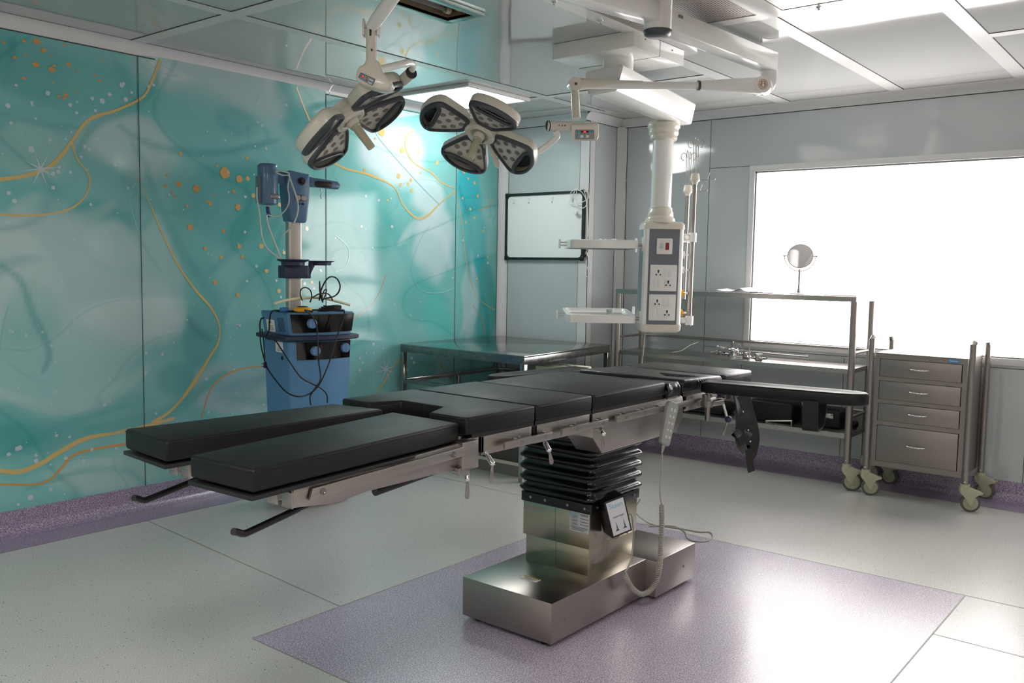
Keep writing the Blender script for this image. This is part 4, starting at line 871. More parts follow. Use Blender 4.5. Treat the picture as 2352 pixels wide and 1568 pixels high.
g = G(); g.prism([(5.30, 3.70, .70), (5.56, 3.70, .70), (5.56, 4.03, .70), (5.30, 4.03, .70)], (0, 0, .07), .006).prism([(5.31, 3.71, 0), (5.55, 3.71, 0), (5.55, 4.02, 0), (5.31, 4.02, 0)], (0, 0, .70), .008); obj('body', g, mat('bin_cream', (226, 230, 210), .5), bi)

# things on the shelf trolley
g = G(); R = []
for i in range(13):
    y = 3.065-.30*i/12; R.append([g.bm.verts.new((6.27+.2*j/5+.01*i/12, y, 1.3395+.006+.026*math.exp(-((i-7.5-j*.2)/1.3)**2)+.010*math.exp(-((i)/1.2)**2)+.0012*j)) for j in range(6)])
for a, b in zip(R, R[1:]):
    for k in range(5): g.face([a[k], a[k+1], b[k+1], b[k]], True)
o = obj('paper_sheet', g, PAPER, label='creased white paper sheet raised in the middle, left of the round mirror', cat='paper', angle=180); md = o.modifiers.new('s', 'SOLIDIFY'); md.thickness = .0012
g = G(); g.prism([(6.26, 3.055, 1.3385), (6.46, 3.07, 1.3385), (6.47, 2.81, 1.3385), (6.27, 2.80, 1.3385)], (0, 0, .0055)); obj('paper_stack', g, mat('paper_stack', (214, 214, 222), .7), label='thin stack of papers under the creased sheet on the top shelf', cat='papers')
g = G(); g.prism([(6.30, 2.82, 1.345), (6.50, 2.80, 1.345), (6.48, 2.60, 1.352), (6.29, 2.62, 1.351)], (0, 0, .001)); g.prism([(6.30, 2.82, 1.3385), (6.50, 2.80, 1.3385), (6.48, 2.60, 1.3385), (6.29, 2.62, 1.3385)], (0, 0, .003)); obj('paper_sheet', g, PAPER, label='flat white sheet with lifted corner, between creased paper and mirror', cat='paper')
g = G(); g.prism([(6.22, 2.22, 1.3385), (6.42, 2.20, 1.3385), (6.44, 1.99, 1.3385), (6.23, 2.0, 1.3385)], (0, 0, .005)); obj('folder', g, mat('buff_card', (216, 190, 160), .7), label='buff cardboard folder lying at the right end of the top shelf', cat='folder')
mr = thing('table_mirror', 'small round tilting vanity mirror on a chrome stand on the top shelf', 'mirror', (6.35, 2.448, 1.338))
mc = V((6.35, 2.448, 1.613)); fwd = V((-.90, -.30, .30)).normalized(); uu = V((-.3, .95, 0)).normalized(); uu = (uu-fwd*uu.dot(fwd)).normalized(); vv = fwd.cross(uu)
g = G(); g.lathe((6.35, 2.448, 1.3385), (0, 0, 1), [(0, .060), (.005, .060), (.010, .045), (.013, .014), (.035, .010), (.05, .0075), (.165, .0075), (.17, .009), (.178, .005), (.185, .005)], 24); obj('stand', g, TUBE, mr)
g = G(); g.tube([mc+uu*.108*math.cos(a)+V((0, 0, -.108*math.sin(a)))*1.0 for a in [math.pi*i/12 for i in range(13)]], .0034, 8, True, 3); obj('yoke', g, TUBE, mr)
for s_ in (-1, 1):
    g = G(); g.cyl(mc+uu*s_*.088, mc+uu*s_*.110, .0035).ball(mc+uu*s_*.112, .007); obj('pivot_screw', g, TUBE, mr)
g = G(); g.lathe(mc-fwd*.006, fwd, [(0, 0), (0, .086), (.003, .091), (.010, .091), (.012, .087)], 40); obj('frame_ring', g, TUBE, mr)
g = G(); g.lathe(mc+fwd*.0062, fwd, [(0, .0), (0, .0865), (.0005, .0865), (.0005, 0)], 40); obj('mirror_glass', g, mat('mirror_silver', (225, 222, 222), .03, 1), mr)
sz = .841
g = G(); a = at(1550, 808, 2, sz+.003); b = at(1606, 785, 0, a.x+.06); g.ribbon([a+V((0, .02, 0)), a, a.lerp(b, .3)+V((0, 0, -.012)), a.lerp(b, .65)+V((0, 0, .004)), b, b+V((0, .028, .001))], lambda t: .030 if t < .15 or t > .85 else .012, (0, .35, 1), .0025)
obj('retractor', g, CHROME, label='bent steel retractor blade at the left of the middle shelf', cat='surgical tool')
def clampblk(c, yaw, sc, label, rod=None, upright=None):
    d = V((math.cos(yaw), math.sin(yaw), 0)); s_ = V((-d.y, d.x, 0)); c = V(c)
    t = thing('rail_clamp', label, 'clamp', c, 'steel rail clamps on the middle shelf')
    g = G(); w_ = .045*sc; o0 = c+V((0, 0, w_/2)); out = [(-w_/2, 0), (w_/2, 0), (w_/2, w_), (-w_/2, w_), (-w_/2, w_*.72), (w_*.1, w_*.72), (w_*.1, w_*.28), (-w_/2, w_*.28)]
    g.prism([c+d*a-s_*w_/2+V((0, 0, b)) for a, b in out], s_*w_, .003); obj('block', g, SHEET, t)
    g = G(); g.cyl(o0+d*w_*.4, o0+d*(w_*.5+.05*sc), .006).cyl(o0+d*(w_*.5+.045*sc)-s_*.012, o0+d*(w_*.5+.045*sc)+s_*.012, .004); obj('screw', g, CHROME, t)
    if rod: g = G(); g.cyl(c+V((0, 0, .01))-d*.01, c+V((0, 0, .010))+V(rod), .005); obj('rod', g, CHROME, t)
    if upright: g = G(); g.cyl(c+V(upright)+V((0, 0, .003)), c+V(upright)+V((0, 0, .118)), .0055).cyl(c+V(upright)+V((0, 0, .018))-s_*.014, c+V(upright)+V((0, 0, .018))+s_*.014, .009); obj('upright_rod', g, CHROME, t)
    return t
clampblk(at(1647, 813, 2, sz), 2.2, .75, 'small steel clamp block at the left edge of the clamp pile', rod=(.0, -.10, 0))
clampblk(at(1683, 817, 2, sz), -1.9, 1.25, 'large steel clamp block with upright wing, right of the clamp pile')
clampblk(at(1714, 823, 2, sz), -2.5, 1.15, 'steel clamp block with dark bore, middle of the shelf', rod=(-.01, .13, 0))
clampblk(at(1742, 827, 2, sz), -2.5, 1.1, 'steel clamp block beside a standing rod, rightmost of the clamps', upright=(-.02, .065, 0))
pl_ = thing('clamp_pile', 'tangle of shiny chrome clamps and joints on the middle shelf', 'clamps', at(1668, 818, 2, sz)); c = V(at(1668, 816, 2, sz))
rr = random.Random(5)
for i in range(7):
    g = G(); p = c+V((rr.uniform(-.03, .04), rr.uniform(-.06, .07), .012+.010*i*.8)); d = V((rr.uniform(-1, 1), rr.uniform(-1, 1), rr.uniform(-.15, .3))).normalized()
    if i == 0: p.z = sz+.0145
    g.cyl(p-d*.035, p+d*.035, .006).cyl(p-d*.012, p+d*.012, .0135).ball(p+d*.038, .010); obj('joint', g, CHROME, pl_)
g = G(); p = c+V((.0, -.045, .075)); g.prism([p+V((0, -.010, -.02)), p+V((0, .006, -.02)), p+V((.0, .014, .035)), p+V((0, -.012, .038))], (.008, 0, 0), .002); obj('wing', g, SHEET, pl_)
g = G(); g.cyl(at(1690, 805, 0, 6.50), at(1852, 820, 0, 6.47), .0085).cyl(at(1852, 820, 0, 6.47), at(1853, 820, 0, 6.47)+V((0, -.01, 0)), .0105); o = obj('steel_rod', g, TUBE, label='long straight steel rod lying at the back of the middle shelf', cat='rod')
g = G(); g.box(6.40, 6.44, 2.70, 2.86, sz, sz+.012, .002).box(6.41, 6.43, 2.86, 2.95, sz, sz+.009, .002); obj('flat_bar', g, SHEET, label='short flat steel bar lying behind the clamp blocks', cat='bar')
# bottom shelf
bz = .3925
def cushion(x0, x1, y0, y1, z0, h, label, rnd=.02):
    g = G(); g.box(x0, x1, y0, y1, z0, z0+h, rnd, 3); return obj('cushion', g, VINYL, label=label, cat='cushion', group='black cushions stored on the bottom shelf')
cushion(6.30, 6.50, 2.44, 2.765, bz, .155, 'boxy black vinyl cushion left of the hanging arm strap, bottom shelf')
cushion(6.34, 6.54, 2.10, 2.40, bz, .135, 'black vinyl cushion with metal plate at the right end, bottom shelf')
cushion(6.30, 6.55, 2.98, 3.45, bz, .085, 'flat black vinyl cushion at the left end of the bottom shelf', .03)
g = G(); g.cyl((6.48, 2.098, bz+.027), (6.48, 2.035, bz+.027), .026).ball((6.48, 2.035, bz+.027), .026, (1, .5, 1)); obj('roll_cushion', g, VINYL, label='small black cylindrical roll behind the right post, bottom shelf', cat='cushion')
g = G(); g.box(6.325, 6.333, 2.150, 2.235, bz+.072, bz+.108, .002); g.prism([(6.325, 2.195, bz+.072), (6.325, 2.208, bz+.072), (6.21, 2.222, bz+.004), (6.21, 2.208, bz+.004)], (-.0, 0, .008), .001)
for y in (2.165, 2.22): g.cyl((6.325, y, bz+.09), (6.322, y, bz+.09), .005)
obj('tee_bracket', g, SHEET, label='steel tee bracket with flat stem propped on the right cushion', cat='bracket')
g = G(); g.cyl((6.27, 2.62, bz+.008), (6.285, 2.43, bz+.030), .0065).ball((6.27, 2.62, bz+.008), .0068).cyl((6.285, 2.435, bz+.029), (6.285, 2.435, bz), .004); obj('short_rod', g, CHROME, label='short steel rod leaning beside the boxy black cushion', cat='rod')
g = G(); g.tube([(6.53, 2.90, .402), (6.53, 2.83, .52), (6.525, 2.66, .60), (6.525, 2.50, .535), (6.52, 2.421, .49), (6.52, 2.421, .402)], .008, 10, False); obj('bent_frame', g, TUBE, label='bent steel tube frame standing behind the boxy cushion', cat='frame')
g = G(); p, q = at(1720, 917, 0, 6.36), at(1732, 926, 0, 6.36); g.cyl(p, q, .022); 
for i in range(16):
    a = 2*math.pi*i/16; u, v, w_ = basis(q-p); e = (u*math.cos(a)+v*math.sin(a))*.022; g.cyl(p+e, q+e, .003, n=6)
g.cyl(p, p+(p-q).normalized()*.018, .007); g.cyl(p.lerp(q, .5)-V((0, 0, .02)), V((6.36, p.lerp(q, .5).y, bz)), .006); obj('ribbed_knob', g, SHEET, label='ribbed steel clamping knob left of the boxy black cushion', cat='knob')

# ---------------------------------------------------------------- whiteboard
wb = thing('whiteboard', 'blank whiteboard with rounded black frame on the pale wall', 'whiteboard', (6.15, 4.63, 1.565))
bx_ = XB-.016; y0, y1, z0, z1 = 4.205, 5.045, 1.565, 2.14
g = G(); g.box(bx_-.002, XB-.001, y0+.02, y1-.02, z0+.02, z1-.02); obj('board', g, mat('whiteboard_film', (236, 238, 236), .25), wb)
g = G(); r = .03
path = [(y1-r*0-r, z1), (y1-r*.3, z1-r*.3), (y1, z1-r), (y1, z0+r), (y1-r*.3, z0+r*.3), (y1-r, z0), (y0+r, z0), (y0+r*.3, z0+r*.3), (y0, z0+r), (y0, z1-r), (y0+r*.3, z1-r*.3), (y0+r, z1)]
cy_, cz_ = (y0+y1)/2, (z0+z1)/2
ins = lambda y, z, k: (y+(cy_-y)/abs(cy_-y)*k, z+(cz_-z)/abs(cz_-z)*k)
ring = []
for y, z in path:
    a, b = ins(y, z, .022), (y, z); ring.append([g.bm.verts.new(v) for v in ((XB-.0005, b[0], b[1]), (bx_-.012, b[0], b[1]), (bx_-.012, a[0], a[1]), (bx_-.002, a[0], a[1]))])
for i in range(len(ring)):
    a, b = ring[i], ring[(i+1) % len(ring)]
    for k in range(3): g.face([a[k], a[k+1], b[k+1], b[k]])
fr_ = obj('frame', g, mat('board_frame', (24, 30, 30), .4), wb)
for cy2, cz2 in ((y0+.015, z0+.015), (y0+.015, z1-.015), (y1-.015, z0+.015), (y1-.015, z1-.015)):
    g = G(); g.box(bx_-.0145, bx_-.002, cy2-.02, cy2+.02, cz2-.02, cz2+.02, .008, 3); obj('corner_cap', g, BLACK, fr_)
for i, y in enumerate((4.955, 4.79, 4.54, 4.33)):
    g = G(); g.box(bx_-.004, bx_-.002, y-.016, y+.016, 2.085, 2.104, .0008).box(bx_-.006, bx_-.004, y-.006, y+.006, 2.055, 2.098, .001).box(bx_-.014, bx_-.006, y-.006, y+.006, 2.054, 2.060, .001).box(bx_-.0145, bx_-.012, y-.006, y+.006, 2.054, 2.066, .0008)
    nm = ('leftmost white adhesive hook on the whiteboard', 'second white adhesive hook from the left on the whiteboard', 'third white adhesive hook from the left on the whiteboard', 'rightmost white adhesive hook, beside the hanging white cable')[i]
    obj('adhesive_hook', g, WHITE, label=nm, cat='hook', group='white adhesive hooks on the whiteboard')
for z in (1.65, 1.605):
    g = G(); g.lathe((bx_-.004, y0-.002, z), (0, -1, 0), [(0, .012), (.008, .012), (.012, .008), (.018, .010), (.02, 0)], 12); obj('frame_knob', g, BLACK, wb)
W = lambda x, y, v=6.136: at(x, y, 0, v)
wc = thing('white_cable', 'white mains cable with plug looped over the whiteboard corner', 'cable', W(1335, 470))
g = G()
g.tube([W(1324, 480), W(1323, 450), W(1325, 436), W(1318, 436), W(1310, 445), W(1312, 460), W(1325, 473), W(1338, 478), W(1347, 470), W(1345, 455, 6.14), W(1335, 440, 6.13), W(1322, 437), W(1312, 455), W(1306, 466), W(1318, 469), W(1332, 466), W(1345, 460, 6.14), W(1353, 452, 6.14), W(1350, 443, 6.14), W(1342, 438, 6.14), W(1344, 446, 6.14), W(1347, 470, 6.16), W(1350, 510, 6.165), W(1350, 540, 6.168), W(1344, 568, 6.17), W(1352, 590, 6.16), W(1357, 610, 6.15), W(1355, 630, 6.14), W(1348, 636, 6.14), W(1345, 625, 6.14), W(1352, 605, 6.15), W(1349, 580, 6.16)], .0032, 8, True, 6); obj('cord', g, WHITE, wc, angle=180)
g = G(); p = W(1323, 490); g.ball(p, .018, (.7, 1, 1.1)); g.mi(1)
for a, b in ((-.008, .012), (-.008, -.008), (-.008, .0)): g.cyl(p+V((-.006, -.01, b)), p+V((-.012, -.032, b)), .003, n=8)
obj('plug', g, [WHITE, STEEL], wc)

# ---------------------------------------------------------------- ceiling pendant
pn = thing('ceiling_pendant', 'white ceiling pendant column with socket console, trays and drip poles', 'pendant', (5.30, 2.97, 1.09))
g = G(); g.box(4.185, 4.74, 2.565, 3.105, 2.68, 2.766, .003); g.mi(1).box(4.46, 4.463, 2.564, 3.106, 2.679, 2.766)
for x, y in ((4.3, 2.5645), (4.6, 2.5645)): g.cyl((x, y, 2.74), (x, y-.002, 2.74), .004)
obj('ceiling_plate', g, [CREAMW, SEAM], pn)
HX, HY = 4.385, 2.79
g = G(); g.lathe((HX, HY, 2.61), (0, 0, 1), [(0, .088), (.07, .088), (.072, .0)], 32); obj('pivot_collar', g, CREAMW, pn)
g = G(); n0, n1 = (4.22, 2.70), (5.46, 2.80); a0 = V((4.235, 2.665, 0)); a1 = V((4.295, 2.955, 0)); b0 = V((5.475, 2.86, 0)); b1 = V((5.505, 3.07, 0))
secs = []
for f0, f1, zt, zb, e in ((a0, a1, 2.615, 2.475, 0), (b0, b1, 2.605, 2.470, 1)):
    m_ = (f0+f1)/2; 
    secs.append([g.bm.verts.new(v) for v in ((f0+(m_-f0)*.0)+V((0, 0, zt-.012)), f0+(m_-f0)*.10+V((0, 0, zt)), f1+(m_-f1)*.10+V((0, 0, zt)), f1+V((0, 0, zt-.012)), f1+(m_-f1)*.28+V((-.02 if not e else .0, 0, zb+.008)), f1+(m_-f1)*.36+V((0, 0, zb)), f0+(m_-f0)*.36+V((0, 0, zb)), f0+(m_-f0)*.28+V((0, 0, zb+.008)))])
for k_ in range(8): g.face([secs[0][k_], secs[0][(k_+1) % 8], secs[1][(k_+1) % 8], secs[1][k_]])
fs_ = [g.face(secs[0][::-1]), g.face(secs[1])]; bmesh.ops.recalc_face_normals(g.bm, faces=g.bm.faces[:])
bmesh.ops.bevel(g.bm, geom=[e for f in fs_ for e in f.edges], offset=.012, segments=2, affect='EDGES')
obj('pendant_arm', g, CREAMW, pn)
c0, c1 = V((5.335, 3.02, 2.47)), V((5.295, 3.005, 1.80)); ax = (c0-c1).normalized()
g = G(); g.lathe(c1, ax, [(.02, .068), (.66, .068)], 36); obj('column', g, CREAMW, pn)
g = G(); g.lathe(c0, -ax, [(0, .100), (.012, .108), (.030, .108), (.045, .098), (.055, .098), (.062, .101), (.075, .098), (.085, .090), (.092, .090), (.098, .092), (.112, .088), (.118, .076), (.12, .068)], 36); obj('upper_collar', g, CREAM, pn)
g = G(); g.lathe(c1, ax, [(.0, .118), (.012, .116), (.018, .100), (.03, .098), (.04, .095), (.048, .086), (.06, .086), (.078, .084), (.088, .078), (.108, .076), (.112, .068)], 36); obj('lower_collar', g, CREAM, pn)
# console
ang = math.radians(-48.7); CR = V((math.cos(ang), math.sin(ang), 0)); CF = V((CR.y, -CR.x, 0))  # right, front normal
if CF.dot(V((-1, -.5, 0))) < 0: CF = -CF
tilt = ax; CC = V((5.278, 2.985, 1.45))
def cp(a, f, z): return CC+CR*a+CF*f+V((0, 0, z-1.45))+V((ax.x, ax.y, 0))*(z-1.45)
g = G(); sec = rnd_rect(.265, .20, .028, 4); g.prism([cp(a, b, 1.125) for a, b in sec], cp(0, 0, 1.785)-cp(0, 0, 1.125)); obj('console_body', g, CREAMW, pn)
def cap(z0, prof):
    g = G(); R = []
    for dz, k_ in prof: R.append([g.bm.verts.new(cp(a*(1-k_/.14), b*(1-k_/.11), z0+dz)) for a, b in rnd_rect(.275, .212, .032, 4)])
    for a, b in zip(R, R[1:]):
        for i in range(len(a)): g.face([a[i], a[(i+1) % len(a)], b[(i+1) % len(b)], b[i]], True)
    g.face(R[0][::-1]); g.face(R[-1], True); bmesh.ops.recalc_face_normals(g.bm, faces=g.bm.faces[:]); return g
obj('top_cap', cap(1.765, [(0, 0), (.03, .001), (.042, .008), (.05, .022)]), CREAM, pn); obj('bottom_cap', cap(1.085, [(0, .026), (.008, .010), (.02, .002), (.055, 0)]), CREAM, pn)
FY = .1005
g = G(); g.prism([cp(-.100, FY, 1.138), cp(.100, FY, 1.138), cp(.100, FY, 1.768), cp(-.100, FY, 1.768)], CF*.002); obj('front_panel', g, SLATE, pn)
g = G(); g.prism([cp(-.1330, .06, 1.16), cp(-.1330, -.06, 1.16), cp(-.1330, -.06, 1.76), cp(-.1330, .06, 1.76)], -CR*.0012); obj('side_panel', g, mat('side_slate', (140, 152, 160), .4), pn)
def plate(z, wd, h, kind, off=0):
    g = G(); g.prism([cp(off+a, FY+.002, z+b) for a, b in rnd_rect(wd, h, .006, 3)], CF*.010, .003); pl = obj('switch_plate', g, SOCK, pn)
    F = FY+.0125
    if kind == 'sw':
        g = G(); g.prism([cp(off+a-.021, F, z+b) for a, b in rnd_rect(.042, .050, .002)], CF*.0008); lb = obj('label', g, PAPER, pl)
        for i in range(5): g = G(); g.prism([cp(off+a-.021, F+.001, z+.018-.008*i+b) for a, b in rnd_rect(.030 if i % 2 else .02, .002, .0005, 1)], CF*.0004); obj('text_line', g, INK, pl)
        g = G(); g.prism([cp(off+a+.017, F, z+b) for a, b in rnd_rect(.022, .046, .002)], CF*.004, .001); obj('rocker_switch', g, RED, pl)
        return
    q = wd*.19
    for sx, sz, k_ in ((-1, 1, 's'), (1, 1, 'r'), (-1, -1, 'r'), (1, -1, 's')):
        cx, cz = off+sx*q-.001, z+sz*h*.20
        if k_ == 's':
            g = G(); g.prism([cp(cx+a, F, cz+b) for a, b in rnd_rect(.052, .052, .002)], CF*.0012, .0004)
            g.mi(1)
            for a, b, r in ((0, .012, .0062), (0, .003, .0050), (-.0135, -.0125, .0052), (.0135, -.0125, .0052)): g.cyl(cp(cx+a, F+.0012, cz+b), cp(cx+a, F+.0018, cz+b), r, n=12)
            obj('socket', g, [SOCK, BLACK], pl)
        else:
            for e in (-.0135, .0135):
                g = G(); a0, a1 = cx+e-.0128, cx+e+.0128; t_ = .004 if e*sz > 0 else .0015; t2 = .0015 if e*sz > 0 else .004
                g.prism([cp(a0, F-.001, cz-.025), cp(a0, F+t_, cz-.025), cp(a0, F+t2, cz+.025), cp(a0, F-.001, cz+.025)], CR*.0256, .0006); obj('rocker_switch', g, SOCK, pl)
plate(1.652, .104, .104, 'sw'); plate(1.445, .176, .172, 'so'); plate(1.252, .176, .172, 'so')
# trays on the left side
def tray(z, dz_back, glass):
    o_ = -.135; L_, D_ = .455, .40; f0 = .10
    P = lambda a, f, h: cp(o_-.005-a, f0-f, z+h+dz_back*f/D_)
    g = G(); ring = []
    def outl(i): return [(x, y) for x, y in [(L_/2+a, D_/2+b) for a, b in rnd_rect(L_-2*i, D_-2*i, .04, 5)]]
    O, I = outl(0), outl(.020); h0, h1 = -.058, 0
    rows = [[g.bm.verts.new(P(a+.025, b, h)) for a, b in (O if w_ == 0 else I)] for w_, h in ((1, h0), (0, h0+.003), (0, h1-.005), (1, h1))]
    rows.append([g.bm.verts.new(P(a+.025, b, h1-.02)) for a, b in outl(.028)])
    rows.append([g.bm.verts.new(P(a+.025, b, h1-.028)) for a, b in outl(.045)])
    for a, b in zip(rows, rows[1:]):
        for i in range(len(a)): g.face([a[i], a[(i+1) % len(a)], b[(i+1) % len(b)], b[i]], True)
    g.face(rows[0][::-1]) if 0 else None
    tr = obj('tray', g, CREAMW, pn, angle=50)
    g = G(); g.prism([P(a+.025, b, -.034) for a, b in outl(.030)], (0, 0, .005)); obj('tray_plate', g, GLASST, tr)
    for f in (.05, .31):
        g = G(); g.cyl(P(-.0, f, -.03), P(.03, f, -.03), .010); g.mi(1).prism([P(-.016+.0, f-.02, -.075), P(-.016, f+.02, -.075), P(-.016, f+.022, .0), P(-.016, f+.014, .022), P(-.016, f-.014, .022), P(-.016, f-.022, .0)], -CR*.014, .004); obj('tray_bracket', g, [STEEL, CREAMW], tr)
    g = G()
    for h in (-.018, -.038): g.cyl(P(L_+.02, .20, h), P(L_+.075, .20, h), .005)
    g.mi(1).obox(P(L_+.075, .20, -.028), CR, CF, (0, 0, 1), .010, .05, .060, .002); obj('end_rail', g, [CHROME, CREAMW], tr)
    return P
P1 = tray(1.69, 0, False); P2 = tray(1.20, .028, True)
for i, (a, f) in enumerate(((.18, .2), (.14, .24), (.08, .2), (.10, .16))):
    g = G(); c = P1(a+.1, f, -.010); g.ball(c, .028, (1.2, .8, .62)) .ball(c+V((.018, -.02, .008)), .02, (1, .8, .7)); obj('cotton_swab_wad', g, mat('cotton', (240, 240, 238), .9, bump=.004, bscale=60), label=('largest white cotton wad on the upper pendant tray', 'white cotton wad behind the largest one, upper pendant tray', 'small white cotton wad near the column, upper pendant tray', 'white cotton wad at the front of the upper pendant tray')[i], cat='cotton wad', group='cotton wads on the upper pendant tray')
sy = thing('syringe', 'clear syringe with green hub lying on the lower pendant tray', 'syringe', P2(.25, .2, -.02))
g = G(); g.cyl(P2(.30, .17, -.0245), P2(.18, .19, -.0245), .008); obj('barrel', g, CLEAR, sy); g = G(); g.cyl(P2(.36, .16, -.0245), P2(.31, .168, -.0245), .004).cyl(P2(.31, .168, -.0245), P2(.30, .17, -.0245), .0075); obj('plunger', g, BLACK, sy)
g = G(); g.cyl(P2(.18, .19, -.0245), P2(.155, .194, -.0245), .005); obj('hub', g, mat('green_plastic', (90, 190, 160), .4), sy)
g = G(); g.lathe(P2(.16, .27, -.024), (0, 0, 1), [(0, .02), (.002, .022), (.03, .026), (.03, .024), (.004, .019), (.004, 0)], 16); obj('medicine_cup', g, WHITE, label='small white cup on the lower pendant tray', cat='cup')
# drip poles with hooks
def pole(a, f, z0, z1, zc, label=None, lean=0):
    p0, p1 = cp(a, f, z0), cp(a, f, z1); g = G(); g.cyl(p0, p1, .0145, n=24); po = obj('drip_pole', g, TUBE, pn)
    g = G(); g.lathe(p1, ax, [(-.035, .017), (-.02, .019), (-.012, .030), (-.004, .034), (.004, .032), (.026, .029), (.038, .026), (.039, 0)], 20)
    obj('pole_cap', g, CREAM, po)
    for i in range(4):
        d = (CR*math.cos(i*1.57+.5)+CF*math.sin(i*1.57+.5)); b = p1+ax*.045+d*.016; hgt = .20+.012*(i % 2); tq_ = b+V((0, 0, hgt))
        g = G(); g.tube([b, tq_-V((0, 0, .03))]+[tq_+d*(.019-.019*math.cos(t))+V((0, 0, -.012+.024*math.sin(t))) for t in [k_*.55 for k_ in range(1, 10)]], .0022, 8, True, 3); obj('hook', g, TUBE, po)
    g = G(); q = p1+V((0, 0, -.0)); e = CR*.9+CF*-.2; g.tube([q+e*.03, q+e*.09, q+e*.15+V((0, 0, .005)), q+e*.155+V((0, 0, .012))], .0035, 8).tube([q+e*.09, q+e*.10+V((0, 0, .01)), q+e*.115+V((0, 0, .05))], .003, 8).ball(q+e*.155+V((0, 0, .01)), .007); obj('swing_hook', g, TUBE, po)
    for z in zc:
        c = cp(a, f, z); g = G(); g.cyl(c-ax*.03, c+ax*.03, .026); g.obox(cp(a-.045, f, z), CR, CF, (0, 0, 1), .06, .03, .04, .003); g.mi(1).cyl(cp(a-.045, f+.015, z), cp(a-.045, f+.04, z), .008).box(0, .0001, 0, .0001, 0, .0001) if 0 else g.mi(1).cyl(cp(a-.045, f+.015, z), cp(a-.045, f+.035, z), .009, .014); obj('pole_clamp', g, [CREAMW, CHROME], po)
pole(.205, .02, 1.13, 2.10, (1.715, 1.165)); pole(.205, -.17, 1.30, 2.04, (1.715,))
for z, m_ in ((1.60, CREAMW), (1.50, CREAMW), (1.345, YEL), (1.215, YEL)):
    g = G(); g.lathe(cp(.133, .02, z), CR, [(0, .024), (.010, .026), (.022, .024), (.023, 0)], 18); g.mi(1)
    for k_ in range(4): g.lathe(cp(.156+.008*k_, .02, z), CR, [(0, .006), (.004, .008), (.008, .006)], 12)
    obj('gas_outlet', g, [m_, CHROME], pn)
g = G(); g.tube([cp(-.085, 0, 1.09), cp(-.09, 0, .98), cp(-.10, .01, .85), cp(-.098, .02, .76), V((5.31, 3.25, .68)), V((5.36, 3.6, .72)), V((5.40, 3.78, .776)), V((5.43, 3.9, .7755))], .005, 8); obj('console_cable', g, CABLEW, pn)

# ---------------------------------------------------------------- surgical lights
sl = thing('surgical_light', 'twin-head ceiling surgical light with four-petal lamp heads on jointed arms', 'surgical light', (3.775, 2.186, 2.60))
hb, ht = V((3.772, 2.184, 2.592)), V((3.772, 2.184, 2.766))
g = G(); g.lathe(hb, (0, 0, 1), [(.0, 0), (.0, .05), (.012, .064), (.174, .066)], 36); obj('hub_tube', g, CREAMW, sl)
g = G(); g.lathe(hb-V((0, 0, .003)), (0, 0, 1), [(0, 0), (0, .050), (.008, .062), (.022, .0675), (.028, .0675), (.028, .05)], 36); obj('hub_ring', g, DGREY, sl)
g = G(); g.box(3.765, 3.805, 2.0, 2.0, 0, 0) if 0 else None; g.cyl(hb+V((-.045, -.05, .155)), hb+V((-.052, -.058, .155)), .009); obj('set_screw', g, DGREY, sl)
E0, E1 = V((3.80, 2.182, 0)), V((4.905, 2.115, 0)); d = (E1-E0).normalized(); n_ = V((-d.y, d.x, 0)); g = G()
A_ = [V((0, 0, z))+E0+n_*s_*.05 for s_, z in ((-1, 2.622), (1, 2.622), (1, 2.72), (-1, 2.72))]; g.prism(A_, (E1-E0), .006); obj('carrier_beam', g, CREAMW, sl)
g = G(); c = E0.lerp(E1, .06)-n_*.0515; g.prism([c+V((0, 0, 2.690)), c+d*.04+V((0, 0, 2.690)), c+d*.04+V((0, 0, 2.705)), c+V((0, 0, 2.705))], -n_*.001); obj('beam_label', g, SLATE, sl)
ep = E1+d*.0; g = G(); g.lathe((ep.x, ep.y, 2.605), (0, 0, 1), [(0, .046), (.118, .046)], 28); obj('beam_end', g, CREAMW, sl)
KN = atd(1320, 195, 4.86); EL = atd(1745, 197, 4.98); top = V((ep.x, ep.y, 2.61))
dv = (KN-EL).normalized(); up_ = V((0, 0, 1)); sd_ = dv.cross(up_).normalized()
g = G(); g.tube([top, V((ep.x, ep.y, 2.565)), V((ep.x, ep.y, 2.535))+dv*.02, EL+dv*(-.02), EL+dv*.03], .046, 24, True, 6); obj('elbow', g, CREAMW, sl)
g = G(); 
def taper(p, q, w0, h0, w1, h1, k=.4):
    dd = (q-p).normalized(); sdd = dd.cross(V((0, 0, 1))).normalized(); uu_ = sdd.cross(dd); R = []
    for pt, w_, h_ in ((p, w0, h0), (q, w1, h1)): R.append([g.bm.verts.new(pt+sdd*a+uu_*b) for a, b in rnd_rect(w_, h_, min(w_, h_)*k, 4)])
    for i in range(len(R[0])): g.face([R[0][i], R[0][(i+1) % len(R[0])], R[1][(i+1) % len(R[0])], R[1][i]], True)
    g.face(R[0][::-1]); g.face(R[1]); bmesh.ops.recalc_face_normals(g.bm, faces=g.bm.faces[:])
p_a = EL.lerp(KN, .02); p_b = EL.lerp(KN, .33); p_c = EL.lerp(KN, .97)
taper(p_a, p_b, .085, .092, .045, .050); g.cyl(EL-sd_*.045, EL+sd_*.045, .046, n=24); obj('spring_arm_cover', g, CREAMW, sl)
g = G(); g.cyl(p_b, p_b+dv*.012, .0275, n=24); obj('arm_ring', g, DGREY, sl)
g = G(); g.cyl(p_b, p_c, .0205, n=24); obj('spring_arm', g, CREAMW, sl)
g = G(); taper(KN+V((0, 0, .005)), EL.lerp(KN, .64)+V((0, 0, .012)), .05, .062, .035, .02); g.cyl(KN-sd_*.034, KN+sd_*.034, .037, n=24); obj('knuckle', g, CREAM, sl)
